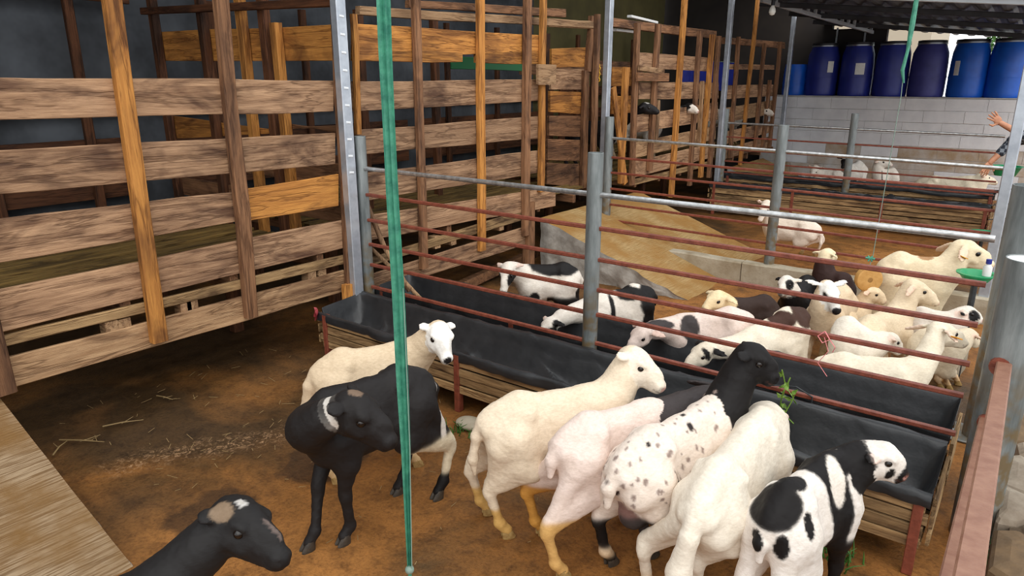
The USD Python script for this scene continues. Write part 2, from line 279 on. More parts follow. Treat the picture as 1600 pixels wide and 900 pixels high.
RAMP2 = ramp_mat('muddy_ramp_concrete', .5, rgb(150, 120, 72), rgb(176, 146, 98), rgb(150, 110, 54), .38)
RAMPSIDE = plain('rough_concrete_side', rgb(176, 171, 163), .9, 0, rgb(136, 128, 118), 6, .8, 18)
KERB = plain('kerb_concrete', rgb(176, 166, 146), .85, 0, rgb(146, 132, 108), 5, .4, 30)
# animal coats: colours come from the mesh, with hair-scale variation
COAT = mat('short_coat', {'a': ('attribute', {'attribute': 'coat'}), 'g': ('texture_coordinate', {}), 'm': ('mapping', {'scale': (60, 60, 150)}), 'n': ('noise_texture', {'scale': 1.0, 'detail': 4.0, 'roughness': .7}), 'n2': ('noise_texture', {'scale': 14.0, 'detail': 5.0, 'roughness': .6}),
    'r': ('rgb_ramp', {'ramp': [(.3, (.86, .84, .81)), (.65, (1.04, 1.04, 1.04))]}), 'r2': ('rgb_ramp', {'ramp': [(.3, (.93, .91, .88)), (.6, (1.02, 1.02, 1.02))]}), 'x': ('mix_color', {'blend_type': 'multiply', 'fac': 1.0, 'use_clamp': False}), 'x2': ('mix_color', {'blend_type': 'multiply', 'fac': .9, 'use_clamp': False}),
    'h': ('math', {'math_type': 'add'}), 'u': ('bump', {'strength': .22, 'distance': .004}), 'p': ('principled_bsdf', {'roughness': .62, 'specular_ior_level': .22})},
    [('g.object', 'm.vector'), ('m.vector', 'n.vector'), ('g.object', 'n2.vector'), ('n.fac', 'r.fac'), ('n2.fac', 'r2.fac'), ('a.color', 'x.a'), ('r.color', 'x.b'), ('x.result', 'x2.a'), ('r2.color', 'x2.b'), ('x2.result', 'p.base_color'), ('n.fac', 'h.value1'), ('n2.fac', 'h.value2'), ('h.value', 'u.height'), ('u.normal', 'p.normal')])
EYEMAT = plain('dark_eye', rgb(24, 16, 12), .12)
HOOFDARK = plain('dark_hoof', rgb(48, 42, 36), .6, 0, rgb(70, 60, 48), 40, .3, 90)
HOOFPALE = plain('pale_hoof', rgb(176, 146, 92), .6, 0, rgb(140, 108, 60), 40, .3, 90)
# ================================================================ SETTING
BX = -4.1                     # outer face of the stalls' boards
def ground(u, v):
    x = -8 + 14 * u; y = -4 + 26 * v
    p = np.stack([x, y, np.zeros_like(x)], 1)
    p[:, 2] = -.012 + .014 * meshkit.fbm(p * 2.2, 4, 3) + .006 * meshkit.fbm(p * 9, 3, 5)
    return p
single('floor', grid(ground, 281, 521), FLOOR, kind='structure', smooth=True)

def ramp(name, label_mat, y0, y1, x1, ztop, zbot=-.05, x0=-4.12, wob=.012):
    """A sloping concrete slab from the stalls' sill down to the yard."""
    def top(u, v):
        x = x0 + (x1 - x0) * u; y = y0 + (y1 - y0) * v
        q = np.stack([x, y, x * 0], 1)
        e = (v < .01) * (meshkit.noise(q * 9) - .5) * .05
        z = ztop + (zbot - ztop) * u + (meshkit.fbm(q * 3, 4, 2) - .5) * wob
        return np.stack([x, y + e, z], 1)
    T = Thing(name, kind='structure', loc=(x0, (y0 + y1) / 2, 0))
    T.part('ramp_surface', grid(top, 70, 70), label_mat, smooth=True)
    for yy, vv in ((y0, 0.0), (y1, 1.0)):
        def side(u, v, yy=yy, vv=vv):
            t = top(u, np.full_like(u, vv)); t[:, 2] = t[:, 2] * (1 - v) - .06 * v
            q = np.stack([u * 8, v * 4, u * 0], 1); t[:, 1] += (meshkit.fbm(q, 4, 8) - .5) * .05 * np.minimum(v * 6, 1)
            return t
        T.part('ramp_side', grid(side, 60, 14), RAMPSIDE, smooth=True)
    return T
ramp('ramp', RAMP1, -1.1, 1.05, -2.62, .43, -.07)
ramp('ramp', RAMP2, 6.0, 8.25, -2.3, .60, -.05)
ramp('ramp', RAMP2, 11.4, 13.2, -2.5, .60, -.05)

# kerb under the middle fence, three cast lengths, and a short one on the near side by the gate post
T = Thing('kerb', kind='structure', loc=(-1.5, 6.95, 0))
for a, b in ((-3.3, -2.26), (-2.25, -1.2), (-1.19, -.1)):
    T.part('kerb_block', beam(V(a, 6.95, .1), V(b, 6.95, .1), .14, .25, c=.012, n=6, jit=.004), KERB)
T.part('kerb_block', beam(V(-.62, 5.6, .06), V(-.2, 5.55, .06), .3, .2, c=.02, n=4, jit=.008), KERB)

# walls
single('wall_back', box(V(-7.35, -3, 0), V(-7.2, 10.2, 5.2)), WALLDARK, kind='structure')
single('wall_back', box(V(-7.35, 10.2, 0), V(-7.2, 15.2, 5.2)), WALLOLIVE, kind='structure')
single('wall_end', box(V(-7.35, 15.3, 0), V(-3.7, 15.45, 4.9)), WALLBROWN, kind='structure')
single('wall_end', box(V(-3.7, 15.3, 0), V(-2.72, 15.45, 2.92)), WALLBROWN, kind='structure')
single('wall_left', box(V(-7.2, -3.1, 0), V(-4.1, -3.0, 5)), WALLDARK, kind='structure')
# white block wall at the far end: every block is a piece
WY = 14.5
T = Thing('wall_far', kind='structure', loc=(-2, WY, 0))
T.part('mortar_core', box(V(-4.6, WY + .008, -.02), V(3.4, WY + .11, 1.655)), MORTAR)
for r in range(8):
    z0, z1 = 1.67 - .208 * (r + 1) + .0025, 1.67 - .208 * r - .0025
    x = -4.6 - (.31 if r % 2 else 0)
    while x < 3.4:
        a, b = max(x, -4.6) + .0025, min(x + .62, 3.4) - .0025
        if b - a > .05:
            T.part('block', box(V(a, WY + rng.uniform(-.004, .004), max(z0, -.01)), V(b, WY + .12, z1), c=.006), BLOCKSTAIN if r >= 4 and rng.random() < .65 else BLOCK)
        x += .62
T.part('wall_top', box(V(-4.6, WY, 1.67), V(3.4, WY + .5, 1.695)), MORTAR)
T.part('wall_core', box(V(-4.6, WY + .12, -.02), V(3.4, WY + .5, 1.67)), MORTAR)

# roof over the far pens and the stalls
def sheet(x0, x1, y0, y1, z00, z10, z01, z11, per=.25):
    nx = int((x1 - x0) / per) * 6
    def fn(u, v):
        z = (z00 * (1 - u) + z10 * u) * (1 - v) + (z01 * (1 - u) + z11 * u) * v
        return np.stack([x0 + (x1 - x0) * u, y0 + (y1 - y0) * v, z + .022 * np.clip(1.6 * np.sin(u * (x1 - x0) / per * 2 * np.pi), -1, 1)], 1)
    return thicken(grid(fn, nx, 6), .004)
T = Thing('ceiling', kind='structure', loc=(-2, 12, 2.8))
rz = lambda x, y: (2.78 - .10 * x) + (y - 11) / 4.5 * (-.16 - .01 * x)
T.part('roof_sheet', sheet(-3.85, .1, 9.65, 15.75, rz(-3.85, 9.65), rz(.1, 9.65), rz(-3.85, 15.75), rz(.1, 15.75)), ROOF)
for i, yy in enumerate((9.8, 11.3, 12.8, 14.3)):
    T.part('purlin', beam(V(-3.8, yy, rz(-3.8, yy) - .07), V(.1, yy, rz(.1, yy) - .07), .05, .07), PURLIN if i == 0 else ROOF)
T.part('stall_roof_sheet', sheet(-7.4, -4.0, -3.2, 15.9, 4.9, 4.3, 4.9, 4.3), ROOF)
# lattice girder carrying the eave
ga, gb = ony(1190, 0, 10.75), ony(1364, 46, 15.2)
T = Thing('eave_girder', 'slim lattice steel girder under the eave above the far stalls', 'girder', ga)
T.part('chord', beam(ga, gb + V(0, 0, -.05), .05, .06), PURLIN)
T.part('chord', beam(ga + V(0, 0, .17), gb + V(0, 0, .10), .04, .03), PURLIN)
for t in np.linspace(.1, .98, 15):
    o = ga + (gb - ga) * t + V(0, 0, -.03 * t); T.part('strut', beam(o, o + V(0, 0, .15), .05, .05, V(1, 0, 0)), PURLIN)
for px in (1308, 1352):
    o = ony(px, 52, 15.2); T.part('hanger', beam(V(o[0], o[1], 0), V(o[0], o[1], o[2] + .1), .03, .03, V(1, 0, 0)), PURLIN)

# zinc channel columns in front of the stalls
def channel(x, y, w, d, z1, tilt=(0, 0), label=None, group=None):
    T = Thing('steel_column', label, 'column', (x, y, 0), group)
    m = V(0, 0, 0)
    top = V(x + tilt[0], y + tilt[1], z1)
    T.ch = T.part('channel', beam(V(x, y, 0), top, w, d, V(1, 0, 0), c=.006), SILVER)
    return T, top
colY = [3.41, 7.15, 10.75, 13.9]
labs = ['slotted zinc roof column beside the pipe post nearest the big green strap', 'plain zinc roof column at the plank gate above the muddy ramp',
        'zinc roof column in front of the far slatted stall, at the third fence', 'thin zinc roof column at the end of the stalls, against the white block wall']
for i, y in enumerate(colY):
    X = BX + .07
    T, _ = channel(X, y - .02, .085, .07, 3.45, label=labs[i])
    T.part('base_plate', box(V(X - .09, y - .11, 0), V(X + .09, y + .07, .012)), SILVER)
    if i == 0:
        for z in np.arange(1.35, 2.75, .118):
            T.part('slot', beam(V(X + .032, y - .045, z), V(X + .032, y - .005, z - .004), .014, .016, c=.003), HOLE, parent=T.ch)
    if i > 1: T.part('web', box(V(X - .03, y - .05, 0), V(X - .024, y + .03, 3.3)), SILVER)

# ================================================================ WOODEN STALLS
def P3(pts, X=BX):
    """Board corners given on the stall front."""
    return [onx(px, py, X) for px, py in pts]
def fboard(T, c, tone='weathered', X=BX, th=.028, n=3, name='plank', ext=0.0, jit=.004):
    xl, tl, bl, xr, tr, br = c
    a, b, d, e = (onx(xl, tl, X), onx(xl, bl, X), onx(xr, tr, X), onx(xr, br, X))
    if ext: a, b = a + (a - d) * ext, b + (b - e) * ext
    T.part(name, board(a, b, d, e, V(-th, 0, 0), n, jit), wood(tone, 'y'))
def fpost(T, xt, yt, xb, yb, wpx=None, tone='brown', X=BX + .0, w=.09, d=.06, name='post', ztop=None, n=4, jit=.003):
    """A post standing proud of the boards; top and bottom given at its middle."""
    a, b = onx(xt, yt, X + d), onx(xb, yb, X + d)
    if ztop is not None: a = b + (a - b) * ((ztop - b[2]) / (a[2] - b[2]))
    a[0] -= d / 2; b[0] -= d / 2
    T.part(name, beam(b, a, d, w, V(0, 1, 0), n=n, jit=jit), wood(tone, 'z'))

# ---- first stall
S1 = Thing('wooden_stall', 'nearest raised stall of wide weathered boards with a bright orange post at the front', 'livestock stall', (BX, 2.2, 0), group='raised wooden stalls')
for c, tone, n in [((0, 120, 187, 521, 126, 174), 'weathered', 5), ((0, 235, 303, 524, 208, 257), 'weathered', 5), ((0, 343, 410, 372, 300, 346), 'weathered', 4), ((0, 453, 520, 536, 344, 388), 'weathered', 5),
                   ((0, 527, 545, 540, 398, 412), 'slat', 5), ((0, 563, 612, 538, 422, 456), 'pale', 6)]:
    fboard(S1, c, tone, n=n, ext=.13)
fboard(S1, (372, 298, 348, 529, 272, 322), 'orange', n=2)
fpost(S1, 180, 0, 252, 535, tone='orange', w=.088, d=.06, ztop=3.3)
fpost(S1, 349, 0, 398, 497, tone='brown', w=.085, d=.06, ztop=3.3, jit=.006)
fpost(S1, 527, 0, 549, 445, tone='brown', w=.06, d=.05, ztop=3.2)
fpost(S1, -6, 545, 12, 617, tone='brown', w=.1, d=.07, ztop=3.2)
S1.part('post_block', beam(onx(545, 508, BX + .05), onx(543, 444, BX + .05), .05, .085, V(0, 1, 0)), wood('orange', 'z'))
for px, py in ((172, 512), (192, 508), (287, 480), (297, 474), (484, 432), (500, 428)):
    p = onx(px, py, BX - .04); S1.part('spacer_block', box(p - V(.05, .035, .05), p + V(.03, .035, .045)), wood('pale', 'x'))
# ---- slatted floors, joists, rear boards and partitions, shared builder
def interior(T, y0, y1, zf=.79, back=-7.05, part_y=None):
    for x in np.arange(BX - .18, back, -.19):
        T.part('floor_slat', beam(V(x, y0, zf + rng.uniform(-.012, .008)), V(x, y1, zf + rng.uniform(-.012, .008)), .12, .025), wood('dung', 'y'))
    for y in np.arange(y0 + .15, y1, .7):
        T.part('joist', beam(V(BX - .03, y, zf - .075), V(back, y, zf - .075), .06, .1), wood('brown', 'x'))
    for x in (BX - 1.0, BX - 2.2, back + .1):
        for y in (y0 + .3, y1 - .3):
            T.part('stilt', beam(V(x, y, 0), V(x, y, zf - .11), .09, .09, V(0, 1, 0)), wood('dark', 'z'))
    for z in (1.0, 1.38, 1.78):
        T.part('rear_plank', beam(V(back, y0, z), V(back, y1, z), .03, .17), wood('dark', 'y'))
    for y in (y0 + .5, (y0 + y1) / 2, y1 - .4):
        T.part('rear_post', beam(V(back + .05, y, zf - .1), V(back + .05, y, 2.75), .06, .08, V(0, 1, 0)), wood('dark', 'z'))
interior(S1, .9, 3.3)
# partition between first and second stall
PY = 3.6
for t, b, xl, xr, tone in [(50, 95, 248, 526, 'orange'), (180, 217, 262, 420, 'orange'), (186, 204, 420, 526, 'brown')]:
    a, c = ony(xl, t, PY), ony(xl, b, PY); d, e = ony(xr, t - (12 if t < 100 else -22), PY), ony(xr, b + (0 if t < 100 else -8), PY)
    S1.part('partition_plank', board(a, c, d, e, V(0, .028, 0)), wood(tone, 'x'))
for z in (1.28, .98):
    S1.part('partition_plank', beam(V(-6.9, PY, z), V(BX - .05, PY, z), .03, .17), wood('brown', 'x'))
for px, tone in ((247, 'dark'), (322, 'dark'), (383, 'orange'), (418, 'dark'), (436, 'orange')):
    a = ony(px, 60, PY - .04); S1.part('partition_post', beam(V(a[0], a[1], .7), V(a[0] - .03, a[1], 3.1 if px != 436 else 2.42), .07, .085, V(1, 0, 0)), wood(tone, 'z'))
S1.part('top_rail', beam(V(-7.0, 1.0, 2.75), V(-6.95, 3.4, 2.7), .06, .09), wood('dark', 'y'))
S1.part('top_rail', beam(V(-6.9, 3.5, 2.6), V(BX - .1, 3.5, 2.52), .05, .06), wood('dark', 'x'))

# ---- second stall
S2 = Thing('wooden_stall', 'raised stall behind the green strap, with a split orange top board', 'livestock stall', (BX, 5, 0), group='raised wooden stalls')
T = S2
fboard(T, (552, 37, 94, 845, 55, 80), 'orange', n=4)
fboard(T, (552, 74, 95, 722, 83, 97), 'orange', n=3, jit=.008)
fboard(T, (744, 76, 98, 845, 80, 100), 'orange', n=2)
for c in [(552, 127, 174, 850, 124, 157), (555, 203, 243, 850, 181, 216), (560, 272, 316, 850, 234, 268), (565, 338, 378, 868, 292, 322), (565, 408, 420, 830, 325, 340), (570, 432, 462, 835, 350, 378)]:
    fboard(T, c, 'weathered' if c[1] != 408 else 'slat', n=4)
fpost(T, 653, 0, 665, 420, tone='brown', w=.075, d=.05, ztop=3.1, jit=.006)
fpost(T, 753, 0, 756, 392, tone='orange', w=.08, d=.05, ztop=3.2)
fpost(T, 827, 0, 825, 368, tone='brown', w=.085, d=.06, ztop=2.72)
fpost(T, 852, 0, 848, 300, tone='orange', w=.07, d=.05, ztop=3.2)
fpost(T, 556, 22, 562, 210, tone='orange', w=.045, d=.04)
T.part('post_foot', beam(V(BX, 5.75, 0), V(BX, 5.75, .8), .09, .12, V(0, 1, 0)), wood('brown', 'z'))
T.part('nailed_block', box(V(BX + .062, 5.77, 1.945), V(BX + .09, 6.08, 2.135), c=.004), wood('pale', 'y'), label='square pale board nailed across the post')
for c, tone in [((562, 9, 23, 935, 34, 45), 'pale'), ((640, 0, 12, 885, 14, 27), 'brown')]:
    fboard(T, c, tone, X=BX - .1, th=.05, n=4, name='top_rail')
for px, py in ((680, 377), (705, 372), (780, 350)):
    p = onx(px, py, BX - .04); T.part('spacer_block', box(p - V(.05, .035, .06), p + V(.03, .035, .05)), wood('pale', 'x'))
interior(T, 3.72, 7.0)
T.part('green_sheet', board(onx(705, 88, BX - .5), onx(705, 108, BX - .5), onx(830, 92, BX - .5), onx(830, 112, BX - .5), V(-.01, 0, 0)), GREENSHEET, label='dark green plastic sheet')
for y, tone in ((4.6, 'dark'), (5.6, 'dark')):
    T.part('inner_post', beam(V(BX - 1.1, y, .7), V(BX - 1.1, y, 2.6), .07, .08, V(0, 1, 0)), wood(tone, 'z'))
# plank gate standing at the head of the muddy ramp
GX = BX - .35
T = Thing('plank_gate', 'closed gate of stacked orange-brown planks at the head of the muddy ramp', 'gate', (GX, 6.9, .8))
for c, tone in [((862, 76, 106, 921, 74, 105), 'orange'), ((861, 108, 140, 918, 108, 140), 'weathered'), ((860, 142, 175, 914, 144, 179), 'orange'), ((858, 181, 212, 913, 181, 214), 'brown'), ((856, 217, 250, 912, 219, 252), 'brown'), ((855, 254, 288, 912, 256, 292), 'brown')]:
    fboard(T, c, tone, X=GX, n=2)
fpost(T, 928, 25, 922, 112, tone='brown', w=.08, d=.06, X=GX)
fpost(T, 918, 110, 914, 294, tone='brown', w=.11, d=.05, X=GX)
fpost(T, 937, 22, 931, 240, tone='brown', w=.06, d=.06, X=BX)
fboard(T, (858, 28, 42, 936, 33, 46), 'pale', X=GX + .05, n=2, name='top_rail')
for i, zz in enumerate(np.linspace(2.14, 1.99, 6)):
    p = onx(935, 0, BX + .09); p = V(BX + .05, 6.98, zz); a = np.linspace(0, 2 * np.pi, 9)
    ring = [p + V(.006 * (i % 2), .018 * np.cos(t), .02 * np.sin(t)) if i % 2 == 0 else p + V(.018 * np.cos(t), .004, .02 * np.sin(t)) for t in a]
    T.part('chain_link', tube(ring, .005, 5, False), YELLOWPL)

# ---- third stall and fourth stall (crops of the photograph's 840..1240 strip)
def k3(a): return [(840 + a[0] / 3, a[1] / 3, a[2] / 3, 840 + a[3] / 3, a[4] / 3, a[5] / 3)][0]
S3 = Thing('wooden_stall', 'third raised stall beyond the plank gate, a black goat-like head poking through its boards', 'livestock stall', (BX, 9, 0), group='raised wooden stalls')
T = S3
for c, tone in [((475, 245, 318, 800, 270, 335), 'weathered'), ((475, 385, 465, 850, 388, 462), 'weathered'), ((465, 540, 622, 845, 478, 562), 'weathered'), ((460, 668, 742, 835, 590, 652), 'pale'), ((460, 755, 832, 830, 668, 735), 'weathered'), ((455, 840, 868, 820, 752, 775), 'slat')]:
    fboard(T, k3(c), tone, n=3)
fboard(T, k3((345, 82, 124, 840, 145, 182)), 'brown', X=BX - .1, th=.06, n=3, name='top_rail')
fboard(T, k3((350, 315, 405, 440, 315, 403)), 'orange', X=BX - .1)
fboard(T, k3((350, 450, 535, 440, 448, 530)), 'orange', X=BX - .1)
for (xt, yt, xb, yb, w, tone) in [(478, 108, 448, 868, .085, 'brown'), (575, 112, 532, 800, .09, 'brown'), (699, -20, 634, 925, .1, 'orange'), (770, 145, 720, 870, .085, 'brown'), (829, 162, 772, 832, .1, 'orange'), (858, 168, 812, 832, .1, 'brown'), (425, 315, 398, 860, .1, 'orange'), (570, 470, 560, 655, .07, 'pale'), (780, 380, 765, 670, .05, 'pale')]:
    fpost(T, 840 + xt / 3, yt / 3, 840 + xb / 3, yb / 3, w=w * 1.0, d=.055, tone=tone)
T.part('brace', beam(onx(840 + 355 / 3, 410 / 3, BX + .03), onx(840 + 410 / 3, 860 / 3, BX + .03), .03, .09, V(0, 1, 0)), wood('orange', 'z'))
T.part('cross_board', beam(onx(840 + 465 / 3, 120, BX + .09), onx(840 + 612 / 3, 121, BX + .09), .03, .1), wood('brown', 'y'))
T.part('cross_board', beam(onx(840 + 475 / 3, 106, BX + .08), onx(840 + 590 / 3, 112, BX + .08), .03, .06), wood('pale', 'y'))
interior(T, 7.3, 10.6)
for y in (7.8, 9.0, 10.2):
    T.part('inner_post', beam(V(BX - 1.2, y, .7), V(BX - 1.2, y, 2.55), .07, .08, V(0, 1, 0)), wood('dark', 'z'))
T.part('inner_rail', beam(V(BX - 1.25, 7.3, 2.15), V(BX - 1.25, 10.6, 2.15), .03, .2), wood('brown', 'y'))
for a, b in (((430, 76), (555, 106)), ((360, 140), (470, 152))):
    p, q = onx(840 + a[0] / 3, a[1] / 3, BX - .2), onx(840 + b[0] / 3, b[1] / 3, BX - .2)
    T.part('roof_lath', beam(p, q, .06, .03), WHITEPL)
S4 = Thing('wooden_stall', 'farthest raised stall, next to the white block wall, a white head at its boards', 'livestock stall', (BX, 12.3, 0), group='raised wooden stalls')
T = S4
for c, tone in [((880, 300, 325, 1110, 305, 327), 'weathered'), ((875, 400, 466, 1105, 396, 450), 'weathered'), ((870, 508, 575, 1100, 470, 535), 'pale'), ((868, 620, 680, 1095, 570, 620), 'weathered'), ((866, 700, 750, 1090, 640, 690), 'weathered')]:
    fboard(T, k3(c), tone, n=2)
fboard(T, k3((880, 175, 205, 1160, 198, 228)), 'brown', X=BX - .08, th=.06, n=2, name='top_rail')
for (xt, yt, xb, yb, w, tone) in [(948, 172, 908, 740, .09, 'brown'), (1040, 0, 956, 775, .08, 'orange'), (1071, 202, 1025, 692, .09, 'brown'), (1146, 196, 1092, 692, .1, 'brown'), (1095, 375, 1062, 690, .1, 'brown')]:
    fpost(T, 840 + xt / 3, yt / 3, 840 + xb / 3, yb / 3, w=w, d=.05, tone=tone)
interior(T, 10.8, 13.8)
tarp = Thing('blue_sheet', 'blue plastic sheet seen through the boards at the back of the far stalls', 'plastic sheet', (-5.5, 12, 1.6))
ya, yb = onx(1064, 105, -5.5)[1], onx(1200, 105, -5.5)[1]
def bl(u, v):
    y = ya + (yb - ya) * u; z = 2.32 - .55 * v; return np.stack([-5.5 + .04 * np.sin(y * 5 + z * 3) + .02 * np.sin(y * 13), y, z], 1)
tarp.part('sheet', thicken(grid(bl, 60, 10), .003), BLUEDARK, smooth=True)
tarp.part('cord', tube([V(-5.49, ya - .1, 2.33), V(-5.49, yb + .1, 2.33)], .006, 6), ROPETHIN)
# ================================================================ STEEL FENCES
def post(T, x, y, z0, z1, r, name='post', n=20):
    T.part(name, pipe(V(x, y, z0), V(x, y, z1), r, .007, n), GALV, smooth=35)
def weld(T, x, y, z): T.part('weld', trimesh.creation.icosphere(1, .018).apply_translation((x, y, z)), RED)
def fence(label, y, xl, xm, xr, rails, ztop, rp, group=None, slots=False, rr=.012):
    T = Thing('steel_fence', label, 'fence', (xm, y, 0), group)
    for x, z in zip((xl, xm), ztop[:2]): post(T, x, y, 0, z, rp)
    for i, z in enumerate(rails):
        for a, b in ((xl + rp * .8, xm - rp * .9), (xm + rp * .9, xr)):
            za, zb = z
            f = lambda x: za + (zb - za) * (x - xl) / (xr - xl)
            if i == 0: T.part('top_rail', tube([V(a, y, f(a)), V(b, y, f(b))], .016, 12), CHROME, smooth=40)
            else: T.part('rail', beam(V(a, y, f(a)), V(b, y, f(b)), rr * 2, rr * 2, c=.004), RED)
    return T
def zr(l, r, y): return (ony(*l, y)[2], ony(*r, y)[2])
Y1, Y2, Y3 = 3.5, 7.0, 10.85
r1 = [zr((568, 263), (1557, 374), Y1), zr((572, 304), (1542, 445), Y1), zr((572, 343), (1528, 508), Y1), zr((575, 381), (1515, 569), Y1), zr((578, 413), (1500, 617), Y1), zr((582, 448), (1490, 677), Y1)]
F1 = fence('nearest steel pipe fence with red rails, between the two black-lined troughs', Y1, -4.02, -2.03, -.1, r1, (1.6, 1.6), .046)
# tie wire on the lowest rail
F1.part('tie_wire', tube([V(-.95, Y1 - .02, .47), V(-.8, Y1 - .022, .5), V(-.72, Y1 - .018, .465), V(-.72, Y1 - .02, .42)], .004, 5), DARKSTEEL)
r2 = [zr((962, 216), (1562, 263), Y2), zr((957, 240), (1562, 310), Y2)]
r2 = [(1.37, 1.3), (1.16, 1.11), (.99, .95), (.81, .76), (.63, .58), (.45, .40)]
F2 = fence('middle steel pipe fence with red rails, standing on the kerb past the muddy ramp', Y2, -3.9, -2.02, -.24, r2, (1.6, 1.58), .05)
r3 = [(1.35, 1.31), (1.14, 1.1), (.95, .92), (.77, .74), (.6, .57)]
F3 = fence('farthest steel pipe fence with red rails, in front of the white block wall', Y3, -4.02, -2.18, -.42, r3, (1.56, 1.54), .05, rr=.011)
# heavy pipe posts and sun-bleached rails of the alley fence at the right
A1 = Thing('alley_fence', 'heavy galvanised corner post with bleached pink square rails, beside the stone path', 'fence', (.02, 3.45, 0))
pc = V(-.0, 3.45, 0)
pt = ony(1588, 402, 3.45); pb = ony(1490, 815, 3.45)
A1.part('post', pipe(V(.035, 3.45, 0), V(.035, 3.45, pt[2]), .088, .006, 40), GALV, smooth=35)
A1.part('cap', lathe([(.002, pt[2] - .012), (.084, pt[2] - .012), (.084, pt[2] - .004), (.002, pt[2] - .002)], V(.035, 3.45, 0), 32), PAPER)
a, b = ony(1563, 556, 3.42), onz(1512, 905, 0.98)
ra = V(.02, 3.36, a[2] - .03)
dv = unit(V(b[0] - .0, b[1], 0) - V(ra[0], ra[1], 0))
q = b.copy(); q[2] = .98
A1.part('rail', beam(ra, ra + (q - ra) * 1.5, .055, .05, c=.005), PINK)
A1.part('rail', beam(ra + V(-.02, 0, -.26), ra + V(-.02, 0, -.26) + (q - ra) * 1.5 + V(-.02, 0, -.0), .05, .05, c=.005), PINK)
for dz in (0, -.26):
    A1.part('weld_flange', tube([ra + V(-.012, .0, dz - .0), ra + V(-.012, .04, dz)], .04, 14), RED)
A2 = Thing('pipe_post', 'thick galvanised pipe post standing behind the corner post at the picture edge', 'post', (.02, 4.55, 0))
p2 = ony(1592, 288, 4.55)
A2.part('pipe', pipe(V(p2[0] + .06, 4.55, 0), V(p2[0] + .06, 4.55, p2[2]), .088, .006, 32), GALV, smooth=35)
A2.part('base_plate', box(V(p2[0] - .08, 4.42, 0), V(p2[0] + .2, 4.68, .012)), GALV)
# zinc roof columns at the right end of the middle fence
T, _ = channel(-.2, Y2, .13, .08, 2.66, label='zinc roof column at the right end of the middle fence, before the reaching arms')
T.part('base_plate', box(V(-.32, Y2 - .1, 0), V(-.08, Y2 + .1, .012)), SILVER)
for z in (.72, .88, 1.0, 1.12): T.part('tie_wire', tube([V(-.27, Y2 - .046, z), V(-.13, Y2 - .046, z + .03)], .004, 5), DARKSTEEL)
T, _ = channel(.02, Y3, .1, .07, 2.66, label='zinc roof column at the picture edge, at the right end of the farthest fence')
T.part('base_plate', box(V(-.1, Y3 - .1, 0), V(.14, Y3 + .1, .012)), SILVER)

